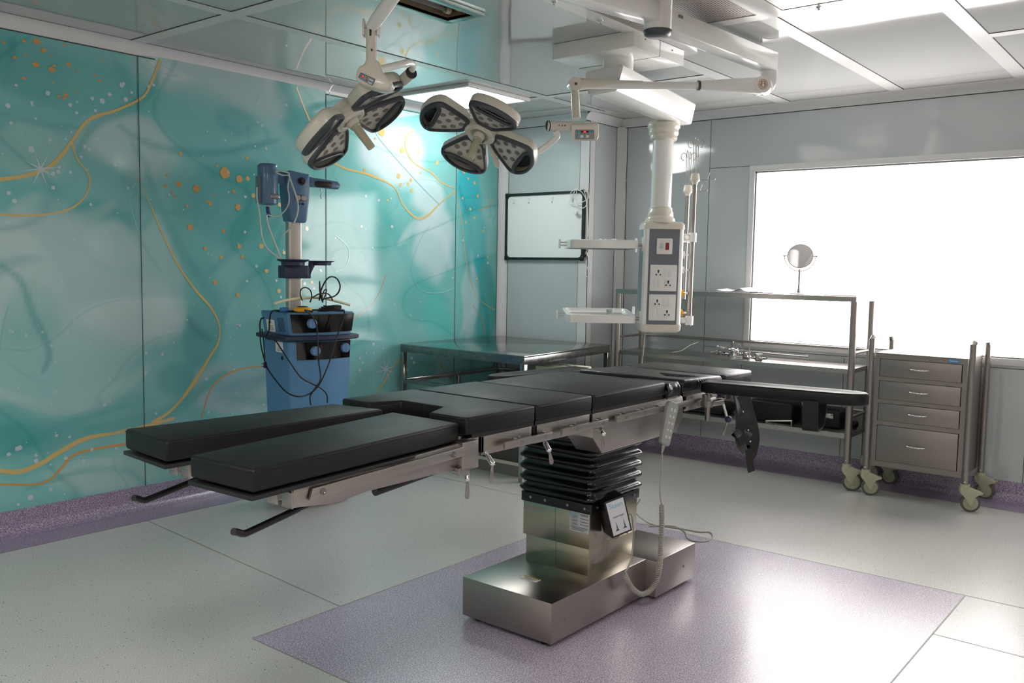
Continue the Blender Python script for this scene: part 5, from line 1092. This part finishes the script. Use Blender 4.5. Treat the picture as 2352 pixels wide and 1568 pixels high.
fc = (V((0, 0, 1.5))+V((0, 0, 0))-EL); nf_ = -sd_ if (-sd_).dot(V(CAM.tolist())-EL) > 0 else sd_
g = G(); g.lathe(EL+nf_*.047, nf_, [(-.002, .0285), (.0012, .0285), (.0014, 0)], 28); lg = obj('emblem_disc', g, mat('emblem_gold', (206, 186, 160), .4), sl)
ru = V((0, 0, 1)); rr_ = ru.cross(nf_).normalized()
text('emblem_letter', 'H', .040, EL+nf_*.049, rr_, ru, mat('emblem_red', (180, 50, 45), .4), lg)
g = G(); g.tube([EL+nf_*.0495+rr_*(-.02+.04*k_/8)+ru*(-.006+.010*math.sin(math.pi*k_/8)) for k_ in range(9)], .0011, 6); obj('emblem_arc', g, mat('emblem_navy', (40, 50, 90), .4), lg)
g = G(); g.cyl(KN+nf_*.034, KN+nf_*.036, .008); obj('pivot_screw', g, DGREY, sl)

def control_box(c, fwd_, rt_, up2, parent, bw=.13, bh=.085):
    """keypad housing facing fwd_"""
    g = G(); pts_ = [(-bw/2, bh*.52), (bw/2, bh*.60), (bw*.52, -bh*.30), (bw*.44, -bh*.5), (-bw*.40, -bh*.5), (-bw*.50, -bh*.2)]
    g.prism([c+rt_*a+up2*b-fwd_*.09 for a, b in pts_], fwd_*.09, .012, 3); o = obj('control_housing', g, CREAM, parent)
    g = G(); g.prism([c+fwd_*.0005+rt_*a+up2*(b-.008) for a, b in rnd_rect(bw*.68, bh*.56, .004)], fwd_*.0012); k_ = obj('keypad_rim', g, DGREY, o)
    g = G(); g.prism([c+fwd_*.0018+rt_*a+up2*(b-.008) for a, b in rnd_rect(bw*.65, bh*.52, .003)], fwd_*.0005); obj('keypad', g, PANELF, o)
    f2 = c+fwd_*.0025
    def pt(a, b, w_, h_, m_, nm):
        g = G(); g.prism([f2+rt_*(bw*a+x)+up2*(bh*b-.008+y) for x, y in rnd_rect(bw*w_, bh*h_, min(bw*w_, bh*h_)*.3, 3)], fwd_*.0005); obj(nm, g, m_, o)
    pt(0, .17, .30, .10, BLACK, 'display'); 
    g = G(); g.prism([f2+fwd_*.0007+rt_*x+up2*(bh*.17-.008+y) for x, y in rnd_rect(bw*.08, bh*.07, .001)], fwd_*.0004); obj('display_digit', g, GLOWR, o)
    pt(-.25, .17, .10, .12, KEYB, 'key'); pt(.25, .17, .10, .12, KEYB, 'key'); pt(-.27, -.02, .06, .10, KEYB, 'key'); pt(-.27, -.16, .06, .10, KEYB, 'key')
    pt(-.10, -.12, .11, .16, SOCK, 'key'); pt(.10, -.12, .11, .16, SOCK, 'key'); pt(0, -.12, .07, .05, KEYB, 'key')
    for a in (-.12, 0, .12): pt(a, .04, .04, .05, INK, 'key')
    return o

def lamp_head(c, n, xax, mount, rs=(0, 1, 2, 3), sc=1.0):
    """c hub centre, n the way the light faces, xax in-plane axis of the first petal"""
    n = V(n).normalized(); x = V(xax); x = (x-n*x.dot(n)).normalized(); y = n.cross(x)
    hd = bpy.data.objects.new('lamp_head', None); COL.objects.link(hd); hd.parent = sl; hd['_w'] = tuple(wloc(sl)); hd.location = (0, 0, 0)
    L = lambda a, b, h: c+x*a+y*b+n*h
    g = G(); g.prism([L(a, b, -.035) for a, b in [(.085*math.cos(t)*(1+.08*math.cos(4*t)), .085*math.sin(t)*(1+.08*math.cos(4*t))) for t in [2*math.pi*i/32 for i in range(32)]]], n*.050, .008); obj('head_hub', g, CREAM, hd)
    g = G(); g.lathe(c+n*.015, n, [(0, .066), (.001, .066), (.006, .062), (.006, .056), (.002, .054), (.0, .05)], 32, y); g.lathe(c+n*.012, n, [(0, .030), (.006, .031), (.018, .031), (.03, .027), (.032, .026)], 24); obj('hub_trim', g, CREAM, hd)
    g = G(); g.lathe(c+n*.03, n, [(0, .0275), (.02, .0265), (.024, .0215), (.14, .0195), (.143, .017), (.143, 0)], 24); obj('sterile_handle', g, HANDLE, hd)
    g = G(); g.obox(c+n*.018+x*.03-y*.032, x, y, n, .016, .022, .012, .002); obj('hub_latch', g, DGREY, hd)
    for k_ in range(4):
        a0 = math.pi/2*k_; e = x*math.cos(a0)+y*math.sin(a0); f = n.cross(e); tl = math.radians(13)
        e2 = e*math.cos(tl)+n*math.sin(tl); n2 = n*math.cos(tl)-e*math.sin(tl); o = c+e*.066-n*.012; oo = c
        P = lambda r, s_, h: o+e2*(r-.066)+f*s_+n2*h
        outl = [(.078, -.040), (.100, -.062), (.165, -.098), (.235, -.132), (.262, -.134), (.285, -.122), (.310, -.088), (.326, -.045), (.331, 0), (.326, .045), (.310, .088), (.285, .122), (.262, .134), (.235, .132), (.165, .098), (.100, .062), (.078, .040)]
        S2 = spline([(a, b, 0) for a, b in outl], 3); outl = [(p.x, p.y) for p in S2]
        cr_, N_ = .205, len(outl)
        def shr(i): return [(cr_+(a-cr_)*(1-i/.125), b*(1-i/.135)) for a, b in outl]
        def shell(rows_, mats_, nm, parent_, close0=False, close1=False):
            g = G(); R = [[g.bm.verts.new(P(a, b, h)) for a, b in (shr(i) if not callable(i) else i())] for i, h in rows_]
            for a, b in zip(R, R[1:]):
                for q in range(N_): g.face([a[q], a[(q+1) % N_], b[(q+1) % N_], b[q]], True)
            if close0: g.face(R[0][::-1], True)
            if close1: g.face(R[-1])
            bmesh.ops.recalc_face_normals(g.bm, faces=g.bm.faces[:]); return obj(nm, g, mats_, parent_, angle=50)
        # grip slot: a rounded opening near the outer rim, the rim runs round it
        pt_ = bpy.data.objects.new('petal', None)
        sh = shell([(.030, -.060), (.010, -.052), (.0, -.036), (.0, -.002)], CREAM, 'petal_shell', hd, True)
        shell([(.0, -.002), (-.001, .004), (.002, .018), (.010, .023), (.016, .020), (.018, .008)], DGREY, 'petal_rim', sh)
        g = G(); ins_ = shr(.017); g.prism([P(a, b, .006) for a, b in ins_ if a < .262], n2*.002)
        lp = obj('lens_plate', g, LENS, sh)
        g = G(); bar = [(.262, -.100), (.250, -.085), (.246, -.04), (.246, .04), (.250, .085), (.262, .100), (.270, .085), (.270, -.085)]
        g.tube([P(.275, -.112, .014), P(.255, -.085, .017), P(.250, -.04, .017), P(.250, .04, .017), P(.255, .085, .017), P(.275, .112, .014)], .010, 10); obj('grip_bar', g, DGREY, sh)
        g = G(); g.prism([P(a, b, -.030) for a, b in ins_ if a > .245], n2*.004); 
        obj('grip_recess', g, mat('recess_dark', (52, 56, 58), .5), sh)
        leds = [(.110, 0), (.145, -.040), (.145, .040), (.182, 0), (.186, -.068), (.186, .068), (.222, -.036), (.222, .036)]
        for a, b in leds:
            g = G(); g.lathe(P(a, b, .0082), n2, [(0, .0185), (.0008, .0185), (.0008, .0165), (.0, .0165)], 20, e2); g.mi(1).lathe(P(a, b, .0083), n2, [(0, .0), (0, .0140), (.0012, .0140), (.0004, .010), (.0012, .006), (.0012, 0)], 20, e2); obj('led_lens', g, [LENS, LED], lp)
    return hd
# right head
def camdir(r, u, tow):
    v = _r2*r+_u2*u-_f*tow; return V(v.tolist()).normalized()
c2 = atd(1103, 305, 4.70); n2_ = camdir(-.30, -.86, .37)
h2 = lamp_head(c2, n2_, camdir(81, -38, -20), None)
YB = atd(1345, 285, 4.80); tubeb = atd(1324, 272, 4.83)
g = G(); g.cyl(KN, tubeb, .0225, n=24); obj('drop_tube', g, CREAM, sl)
g = G(); g.cyl(atd(1258, 289, 4.74), atd(1335, 291, 4.80), .0265, n=24); g.mi(1).cyl(atd(1258, 289, 4.74), atd(1260, 289, 4.742), .028, n=24); j_ = obj('cross_tube', g, [CREAM, SEAM], sl)
for k_ in range(3):
    g = G(); p = atd(1284+7*k_, 289, 4.742); g.cyl(p, p+camdir(0, 0, 1)*.014, .003); obj('tube_hole', g, SEAM, j_)
cb_f = camdir(-.05, -.30, .95); cb_r = camdir(1, -.03, .12); cb_r = (cb_r-cb_f*cb_r.dot(cb_f)).normalized(); cb_u = cb_r.cross(cb_f)*1; 
if cb_u.z < 0: cb_u = -cb_u
control_box(atd(1343, 305, 4.74), cb_f, cb_r, cb_u, sl, .145, .085)
g = G(); g.tube([atd(1276, 300, 4.76), atd(1280, 312, 4.77), atd(1274, 320, 4.78), atd(1262, 330, 4.79), atd(1240, 346, 4.80), atd(1215, 352, 4.82)], .0165, 16); obj('yoke_tube', g, CREAMW, sl)
g = G(); g.cyl(c2-n2_*.03, c2-n2_*.075, .06, .05).cyl(c2-n2_*.055, atd(1215, 352, 4.82), .014); obj('head_mount', g, CREAM, sl)
g = G(); g.prism([atd(1117, 325, 4.80), atd(1128, 322, 4.80), atd(1150, 380, 4.86), atd(1146, 386, 4.86), atd(1137, 382, 4.86)], V(camdir(0, 0, -1))*.03, .004); obj('mount_bracket', g, CREAM, sl)
# left head
c1_ = atd(803, 272, 4.2); n1_ = camdir(.60, -.80, -.02)
h1 = lamp_head(c1_, n1_, camdir(58, 35, -83), None)
K1 = atd(853, 62, 3.80); T1b = atd(853, 152, 3.80)
g = G(); g.cyl(K1-V((0, 0, .01)), T1b, .0225, n=24).cyl(K1-V((0, 0, .105)), K1-V((0, 0, .107)), .0235); dt = obj('drop_tube', g, CREAM, sl)
g = G(); p = atd(854, 115, 3.775); g.cyl(p, p+camdir(0, 0, 1)*.006, .004); obj('tube_hole', g, SEAM, dt)
S1 = atd(985, -120, 3.35); dS = (S1-K1).normalized(); sS = camdir(1, 0, 0)
g = G(); g.cyl(K1+dS*.0, K1+dS*.05, .024, .028, n=24).cyl(K1+dS*.05, S1, .028, n=24); obj('spring_arm', g, CREAMW, sl)
g = G()
for s_ in (-1, 1): g.prism([K1+sS*s_*.0265+camdir(0, 0, 1)*a+V((0, 0, b)) for a, b in [(-.02, -.04), (.02, -.04), (.024, 0), (.018, .03), (-.018, .03), (-.024, 0)]], sS*s_*.009, .003)
g.cyl(K1-sS*.038, K1+sS*.038, .009); obj('knuckle', g, CREAM, sl)
g = G(); g.cyl(K1+V((0, 0, -.005))+camdir(0, 0, 1)*.018, K1+V((0, 0, -.045))+camdir(0, 0, 1)*.021, .006); obj('brake_screw', g, SEAM, sl)
S1b = V((S1.x, S1.y, 2.62)); g = G(); g.tube([S1, S1+dS*.04+V((0, 0, .01)), S1b+V((0, 0, .02)), S1b+V((0, 0, .05))], .034, 20); obj('elbow', g, CREAMW, sl)
P_ = V((S1.x, S1.y, 0)); Q_ = V((3.772, 2.184, 0)); d = (Q_-P_).normalized(); n_ = V((-d.y, d.x, 0)); g = G(); g.prism([P_-d*.04+n_*a+V((0, 0, z)) for a, z in ((-.05, 2.645), (.05, 2.645), (.05, 2.735), (-.05, 2.735))], (Q_-P_), .006); obj('carrier_beam', g, CREAMW, sl)
# control housing and yoke of the left head
g = G(); pf = camdir(-.12, -.42, .90); pr = camdir(.90, -.42, .05); pr = (pr-pf*pr.dot(pf)).normalized(); pu = pr.cross(pf); pu = pu if pu.z > 0 else -pu
B = lambda x, y, dd=3.78: atd(x, y, dd)
out = [(838, 134), (852, 133), (866, 136), (874, 148), (880, 166), (893, 180), (902, 188), (901, 200), (890, 206), (874, 205), (848, 198), (826, 190), (816, 180), (818, 162), (826, 149), (837, 147)]
g.prism([B(x, y) for x, y in out], V(camdir(0, 0, -1))*.075, .012, 3); obj('control_housing', g, CREAM, sl)
g = G(); g.prism([B(x, y, 3.776) for x, y in [(823, 178), (829, 167), (862, 182), (855, 197)]], V(camdir(0, 0, 1))*.002, .0005); kp = obj('keypad_rim', g, BLACK, sl)
g = G(); g.prism([B(x, y, 3.7735) for x, y in [(824.5, 178), (829.5, 168.5), (860.5, 182.3), (854.5, 195.5)]], V(camdir(0, 0, 1))*.0006); obj('keypad', g, PANELF, kp)
for q, m_, nm in (([(829, 176.5), (831.5, 171), (836, 173), (833.5, 178.5)], BLACK, 'display'), ([(831, 176), (832.5, 172.6), (835, 173.6), (833.4, 177)], GLOWR, 'display_digit'), ([(827, 181), (828, 179), (836, 182.5), (835, 184.5)], KEYB, 'key'), ([(830, 170.2), (831, 168.8), (839, 172.2), (838, 173.8)], KEYB, 'key'), ([(848, 183), (849, 181), (857, 184.5), (856, 187)], SOCK, 'key'), ([(845, 190), (846.3, 187.5), (854, 191), (853, 193.6)], SOCK, 'key'), ([(847, 186.7), (848, 184.9), (854.5, 187.6), (853.5, 189.6)], KEYB, 'key'), ([(839, 184), (840, 182), (844, 183.8), (843, 186)], INK, 'key'), ([(841, 179), (842, 177), (845, 178.4), (844, 180.4)], INK, 'key')):
    g = G(); g.prism([B(x, y, 3.7715 if nm == 'display_digit' else 3.7725) for x, y in q], V(camdir(0, 0, 1))*.0005); obj(nm, g, m_, kp)
g = G(); g.tube([B(868, 160, 3.83), B(890, 155, 3.86), B(920, 148, 3.90), B(938, 144, 3.94), B(948, 148, 3.98), B(946, 160, 4.02), B(935, 172, 4.05), B(925, 182, 4.07)], .0155, 16); obj('yoke_tube', g, CREAMW, sl)
g = G(); g.cyl(B(925, 185, 4.10), B(944, 168, 4.02), .026, n=24); g.mi(1).cyl(B(944, 168, 4.02), B(945.5, 166.6, 4.015), .027, n=24); obj('yoke_end', g, [CREAM, SEAM], sl)
g = G(); g.cyl(c1_-n1_*.03, c1_-n1_*.08, .06, .05).cyl(c1_-n1_*.06, B(925, 185, 4.10), .016); obj('head_mount', g, CREAM, sl)

# ---------------------------------------------------------------- blue console cart by the mural
bc = thing('console_cart', 'blue wheeled medical console cart with tall pole, standing by the teal wall', 'medical cart', (3.57, 4.52, 0))
al = math.radians(-11); r_ = V((math.cos(al), math.sin(al), 0)); f_ = V((r_.y, -r_.x, 0)); KC = V((3.575, 4.53, 0))
q_ = lambda a, f, z: KC+r_*a+f_*f+V((0, 0, z))
def foot_(w_, d_, k_=0):   # plan outline with bowed front; widths grow by k_
    fr = [(w_/2*t, d_/2+.045*(1-t*t)) for t in [1-i/6 for i in range(13)]]
    return [(w_/2, -d_/2)]+fr+[(-w_/2, -d_/2)]
def loft(rows_, m_, nm, par, angle=40, bev=0):
    g = G(); R = [[g.bm.verts.new(q_(a, f, z)) for a, f in o_] for o_, z in rows_]; N_ = len(R[0])
    for a, b in zip(R, R[1:]):
        for i in range(N_): g.face([a[i], a[(i+1) % N_], b[(i+1) % N_], b[i]])
    g.face(R[0][::-1]); g.face(R[-1]); bmesh.ops.recalc_face_normals(g.bm, faces=g.bm.faces[:])
    if bev: bmesh.ops.bevel(g.bm, geom=[e for e in g.bm.edges if e.calc_face_angle(0) > .6], offset=bev, segments=2, affect='EDGES')
    return obj(nm, g, m_, par, angle=angle)
loft([(foot_(.37, .30), .10), (foot_(.43, .34), 1.03)], CBLUE, 'cabinet_body', bc, bev=.006)
loft([(foot_(.41, .35), 1.045), (foot_(.455, .37), 1.205)], CBLUE, 'upper_housing', bc, bev=.006)
loft([(foot_(.475, .385), 1.035), (foot_(.50, .41), 1.042), (foot_(.50, .41), 1.062), (foot_(.47, .38), 1.068)], NAVY, 'bumper_band', bc)
loft([(foot_(.42, .34), .03), (foot_(.42, .34), .11)], NAVY, 'base', bc)
for a in (-.17, .17):
    for f in (-.13, .13):
        g = G(); p = q_(a, f, .03); g.cyl(p-V((.012, 0, 0)), p+V((.012, 0, 0)), .03, n=20); obj('wheel', g, TYRE, bc)
def front_(w0, w1, d_, z0, z1, a0, a1, m_, nm, th=.004):
    g = G(); R = []
    for z, w_ in ((z0, w0), (z1, w1)):
        R.append([(w_/2*t, d_/2+.045*(1-t*t)+.001) for t in [a0+(a1-a0)*i/10 for i in range(11)]])
    va = [[g.bm.verts.new(q_(a, f+e, z)) for a, f in row] for row, z in ((R[0], z0), (R[1], z1)) for e in (0, th)]
    lo, lof, hi, hif = va
    for i in range(10): g.face([lof[i], lof[i+1], hif[i+1], hif[i]], True); g.face([hi[i], hif[i], hif[i+1], hi[i+1]]); g.face([lo[i], lo[i+1], lof[i+1], lof[i]])
    g.face([lo[0], lof[0], hif[0], hi[0]]); g.face([lo[-1], hi[-1], hif[-1], lof[-1]]); bmesh.ops.recalc_face_normals(g.bm, faces=g.bm.faces[:]); return obj(nm, g, m_, bc)
GL = mat('gloss_black_panel', (10, 10, 11), .08, 0, coat=.5)
pu1 = front_(.42, .455, .37, 1.085, 1.195, -.94, .985, GL, 'upper_control_panel'); pl1 = front_(.415, .428, .34, .918, 1.026, -.80, .96, GL, 'lower_control_panel')
def fpt(w_, d_, t, z, e=.005): return q_(w_/2*t, d_/2+.045*(1-t*t)+e, z)
for w_, d_, t, z, r in ((.44, .37, -.42, 1.14, .029), (.42, .34, -.30, .972, .029), (.42, .34, .72, .982, .029)):
    g = G(); g.lathe(fpt(w_, d_, t, z), f_, [(0, r*1.02), (.022, r), (.026, r*.93), (.027, 0)], 28); g.obox(fpt(w_, d_, t, z, .032), r_, (0, 0, 1), f_, .004, r*1.7, .004, .001); obj('control_knob', g, CBLUE2, bc)
# labels and vents on the left flank
sp_ = lambda f, z, e=.001: q_(-(.2275-(1.205-z)*.12)-e, f, z) if z > 1.045 else q_(-(.215-(1.03-z)*.032)-e, f, z)
for z, f in ((1.115, -.06), ):
    g = G(); g.prism([sp_(f+a, z+b) for a, b in rnd_rect(.115, .075, .008)], -r_*.0006); lb = obj('side_sticker', g, PAPER, bc)
    for i, (a, w_) in enumerate(((0, .05), (0, .07), (0, .08))):
        g = G(); g.prism([sp_(f+a+x, z-.002-.011*i+y, .0018) for x, y in rnd_rect(w_, .003, .001, 1)], -r_*.0004); obj('text_line', g, INK, lb)
    g = G(); g.prism([sp_(f+.0+.006*math.cos(t), z+.022+.008*math.sin(t), .0018) for t in [2*math.pi*i/12 for i in range(12)]], -r_*.0004); obj('sticker_mark', g, INK, lb)
g = G()
for i in range(7):
    f = .045+.013*i; g.tube([sp_(f+.002*math.sin(k_*1.6), 1.085+.085*k_/8, .0) for k_ in range(9)], .0012, 5)
obj('vent_slots', g, BLACK, bc)
z, f = .99, .05
g = G(); g.prism([sp_(f+a, z+b) for a, b in rnd_rect(.10, .065, .008)], -r_*.0006); lb = obj('side_sticker', g, PAPER, bc)
for i in range(3):
    g = G(); g.prism([sp_(f+x, z-.002-.010*i+y, .0018) for x, y in rnd_rect(.05+.012*i, .003, .001, 1)], -r_*.0004); obj('text_line', g, INK, lb)
g = G(); g.lathe(sp_(.085, .925, .0), -r_, [(0, .014), (.003, .013), (.003, .006), (.001, 0)], 18); obj('inlet_port', g, BLACK, bc)
# pole, cup holders and top console
KP = V((3.525, 4.60, 0))
g = G(); g.prism([KP+r_*a+f_*b+V((0, 0, 1.2)) for a, b in rnd_rect(.092, .060, .014)], (0, 0, .60)); obj('pole', g, mat('pole_aluminium', (196, 190, 184), .35, .85, var=.08), bc)
kp_ = lambda a, f, z: KP+r_*a+f_*f+V((0, 0, z))
g = G(); g.prism([kp_(a, f, 1.408) for a, f in [(-.088, -.04), (.092, -.04), (.092, .05), (.06, .075), (-.05, .075), (-.088, .05)]], (0, 0, .080), .004); g.prism([kp_(.10-.02, .03, 1.425), kp_(.115, .03, 1.49), kp_(.20, .03, 1.49), kp_(.20, .03, 1.515), kp_(.085, .03, 1.515)], f_*.03, .002)
g.lathe(kp_(-.045, .08, 1.488), (0, 0, 1), [(0, .07), (.02, .072), (.028, .092), (.034, .098), (.038, .098), (.036, .075), (.02, .06)], 28); g.lathe(kp_(.165, .05, 1.492), (0, 0, 1), [(0, .06), (.018, .062), (.024, .082), (.028, .084), (.028, .05)], 28)
obj('cup_holder', g, NAVY, bc)
out = [(-.062, 1.785), (.062, 1.780), (.070, 1.80), (.088, 1.92), (.095, 2.0), (.094, 2.075), (.088, 2.082), (-.066, 2.098), (-.085, 2.09), (-.092, 2.0), (-.078, 1.86)]
g = G(); g.prism([kp_(a*.84, -.045, z-.028) for a, z in out], f_*.115, .012, 3); obj('head_console', g, TBLUE, bc)
g = G(); g.lathe(kp_(.018, .070, 2.008), f_, [(0, .024), (.006, .024), (.006, .014), (.016, .011), (.016, 0)], 20); obj('round_button', g, BLACK, bc)
g = G(); g.prism([kp_(.012+a, .070, 1.905+b) for a, b in rnd_rect(.080, .038, .018)], f_*.003, .001); dp = obj('level_window', g, DGREY, bc)
for s_ in (-1, 1): g = G(); g.prism([kp_(.012+.0195*s_+a, .0735, 1.905+b) for a, b in rnd_rect(.035, .030, .012)], f_*.002, .0005); obj('window_pane', g, mat('pinkish_glass', (180, 160, 165), .15), dp)
for a in (.000, .026): g = G(); g.prism([kp_(a+x, .070, 1.868+b) for x, b in rnd_rect(.02, .014, .006)], f_*.003, .001); obj('small_button', g, BLACK, bc)
g = G(); g.prism([kp_(.060+a, 0.0, 2.012+b) for a, b in [(0, .03), (.225, .014), (.240, .0), (.240, -.022), (.225, -.036), (0, -.030)]], f_*.055, .008, 3); ar = obj('scale_arm', g, TBLUE, bc)
g = G(); g.prism([kp_(.178+a, .056, 2.000+b) for a, b in rnd_rect(.125, .038, .018)], f_*.002, .0005); obj('arm_window', g, BLACK, ar)
g = G(); g.prism([kp_(.092+x, .0555, 2.008+b) for x, b in rnd_rect(.022, .005, .001, 1)], f_*.0008); obj('arm_mark', g, INK, ar)
g = G(); p = kp_(.175, .03, 1.975); g.tube([p, p-V((0, 0, .03)), p+r_*-.004-V((0, 0, .045)), p+r_*-.004-V((0, 0, .056)), p+r_*.004-V((0, 0, .062)), p+r_*.011-V((0, 0, .055)), p+r_*.011-V((0, 0, .048))], .0022, 8).cyl(p, p-V((0, 0, .018)), .005); obj('hook', g, CHROME, bc)
g = G(); g.prism([kp_(-.18, -.01, 2.01), kp_(-.18, -.01, 2.07), kp_(-.06, -.01, 2.055), kp_(-.06, -.01, 1.95), kp_(-.08, -.01, 1.985)], f_*.05, .004); obj('side_arm', g, TBLUE, bc)
cyl_c = kp_(-.198, .06, -.045)
g = G(); g.lathe(cyl_c+V((0, 0, 1.895)), (0, 0, 1), [(0, .0), (0, .042), (.008, .058), (.028, .0605), (.22, .0605), (.235, .0585), (.245, .048), (.246, 0)], 32); cy = obj('pump_cylinder', g, TBLUE, bc)
g = G(); g.obox(cyl_c+f_*.045+r_*.018+V((0, 0, 1.945)), r_, (0, 0, 1), f_, .062, .034, .036, .008, 2); obj('sight_window', g, mat('window_metal', (150, 150, 150), .15, .8), cy)
g = G(); g.obox(cyl_c-r_*.062+V((0, 0, 1.985)), r_, (0, 0, 1), f_, .012, .16, .06, .004); obj('clear_guard', g, CLEAR, cy)
g = G(); p = cyl_c+V((0, 0, 1.895)); g.cyl(p, p-V((0, 0, .012)), .01); g.mi(1).tube([p-V((0, 0, .012)), p-V((0, 0, .035)), p+r_*.010-V((0, 0, .072))], .0115, 12); obj('spout', g, [CLEAR, mat('royal_blue', (32, 40, 120), .4)], cy)
T = lambda x, y, v: at(x, y, 1, v)
g = G(); g.tube([T(634, 396, 4.50), T(648, 402, 4.49), T(664, 405, 4.485), T(661, 430, 4.48), T(664, 450, 4.48), T(662, 470, 4.48), T(652, 486, 4.49), T(636, 497, 4.50), T(620, 495, 4.51), T(615, 492, 4.515)], .0042, 8)
g.tube([T(632, 394, 4.50), T(645, 392, 4.49), T(662, 397, 4.48), T(664, 404, 4.475), T(673, 430, 4.47), T(683, 460, 4.47), T(684, 485, 4.47), T(676, 510, 4.48), T(662, 528, 4.50), T(645, 541, 4.52)], .0052, 8)
g.tube([T(613, 494, 4.50), T(614, 510, 4.50), T(624, 540, 4.50), T(638, 575, 4.51), T(646, 594, 4.52)], .0055, 8); g.tube([T(590, 430, 4.53), T(590, 455, 4.53), T(596, 490, 4.52), T(601, 540, 4.52), T(612, 568, 4.52), T(635, 588, 4.52), T(644, 594, 4.52)], .0048, 8)
obj('suction_tubing', g, TUBING, bc, angle=180)
# clutter on the cart
TT = lambda x, y, v=4.40: at(x, y, 1, v)
g = G(); g.tube([TT(630, 697), TT(660, 689), TT(700, 684), TT(740, 684), TT(775, 692), TT(803, 700)], .0085, 14); obj('cream_hose', g, HOSE, label='short curved cream rubber hose lying across the cart top', cat='hose')
fs = thing('foot_switch', 'yellow round switch with black cap among cables on the cart top', 'switch', TT(695, 703, 4.37))
p = TT(695, 703, 4.37); p.z = 1.2085; g = G(); g.lathe(p, (0, 0, 1), [(0, .030), (.006, .052), (.012, .056), (.022, .052), (.030, .034)], 28); obj('switch_body', g, YEL, fs)
g = G(); g.lathe(p+V((0, 0, .030)), (0, 0, 1), [(0, .034), (.006, .030), (.008, 0)], 24); obj('switch_cap', g, BLACK, fs)
g = G(); p2 = p+V((-.075, .08, 0)); g.lathe(p2, (0, 0, 1), [(0, .022), (.01, .03), (.025, .026), (.03, 0)], 20); obj('blue_switch', g, mat('switch_blue', (50, 110, 170), .4), label='small blue round switch behind the yellow one', cat='switch')
g = G(); g.box(3.35, 3.50, 4.44, 4.56, 1.2065, 1.2125, .001); obj('black_folder', g, BLACK, label='thin flat black plate at the left of the cart top', cat='plate')
VV = lambda x, v: v+max(0, min(1, (668-x)/66))*.40 if v < 4.3 else v      # round the corner along the left flank
KK = lambda pts, r=.0042, v=4.27, pre=[]: g.tube([V(p) for p in pre]+[TT(x, y, VV(x, v)) for x, y in pts], r, 8)
ck = thing('black_cable', 'long black cable looping down over the front of the blue cart', 'cable', TT(740, 705, 4.30))
g = G(); KK([(626, 714), (619, 735), (618, 758), (610, 775), (630, 780), (645, 800), (665, 830), (690, 865), (715, 880), (735, 890), (750, 905), (752, 925)], .0045, 4.21, [(3.52, 4.44, 1.2105), (3.42, 4.46, 1.2105), (3.385, 4.50, 1.2105)])
KK([(700, 712), (714, 722), (726, 745), (730, 780), (732, 830), (736, 870), (720, 897), (712, 912), (714, 930)], .0045, 4.20, [(3.50, 4.44, 1.2105), (3.48, 4.36, 1.2105)])
KK([(786, 711), (791, 718), (788, 735), (775, 770), (762, 815), (745, 860), (728, 890), (705, 907), (680, 910), (655, 898), (635, 875), (620, 855), (612, 840), (603, 810), (598, 780), (600, 762)], .0045, 4.205, [(3.66, 4.40, 1.2105), (3.70, 4.33, 1.2105)])
obj('hanging_cord', g, CABLEK, ck, angle=180)
g = G(); p = TT(609, 838, VV(609, 4.205)); g.obox(p, r_, (0, 0, 1), f_, .018, .036, .016, .003); g.mi(1)
for dz in (-.007, .010): g.cyl(p+V((-.01, 0, dz)), p+V((-.032, -.004, dz)), .0025, n=8)
obj('plug', g, [BLACK, CHROME], ck)
g = G(); KK([(598, 765), (597, 745), (600, 732), (606, 730)], .005, 4.26); KK([(602, 755), (606, 790), (608, 825)], .004, 4.21); obj('side_cord', g, CABLEK, ck, angle=180)
g = G()
KK([(694, 690), (690, 675), (692, 664), (702, 660), (713, 667), (716, 682), (712, 694)], .0042, 4.38); KK([(733, 690), (738, 665), (750, 642), (762, 635), (774, 640), (781, 655), (778, 670), (768, 680), (752, 684), (740, 687)], .0048, 4.38)
KK([(718, 683), (730, 676), (742, 673), (752, 674), (760, 681), (764, 690)], .0042, 4.37); KK([(734, 645), (735, 665), (738, 682), (742, 694)], lambda t: .0035+.003*math.sin(3*t), 4.375); KK([(738, 690), (744, 668), (750, 665), (746, 680), (740, 694)], .0035, 4.36)
for i in range(4):
    cx, cy2, cz2 = 3.665+.006*i, 4.43-.004*i, 1.211+.0085*i; g.tube([(cx+(.085-.008*i)*math.cos(t), cy2+(.052-.004*i)*math.sin(t), cz2+.002*math.sin(3*t)) for t in [2*math.pi*k_/14 for k_ in range(14)]], .0045, 8, True, 3, closed=True)
g.tube([(3.42, 4.33, 1.213), (3.38, 4.36, 1.216), (3.37, 4.41, 1.214), (3.42, 4.44, 1.212), (3.48, 4.43, 1.212), (3.53, 4.46, 1.212), (3.60, 4.45, 1.213)], .0048, 8)
obj('black_cable', g, CABLEK, label='tangled coil of black cable heaped on the cart top', cat='cable', angle=180)

for o in bpy.data.objects:
    if '_w' in o: del o['_w']
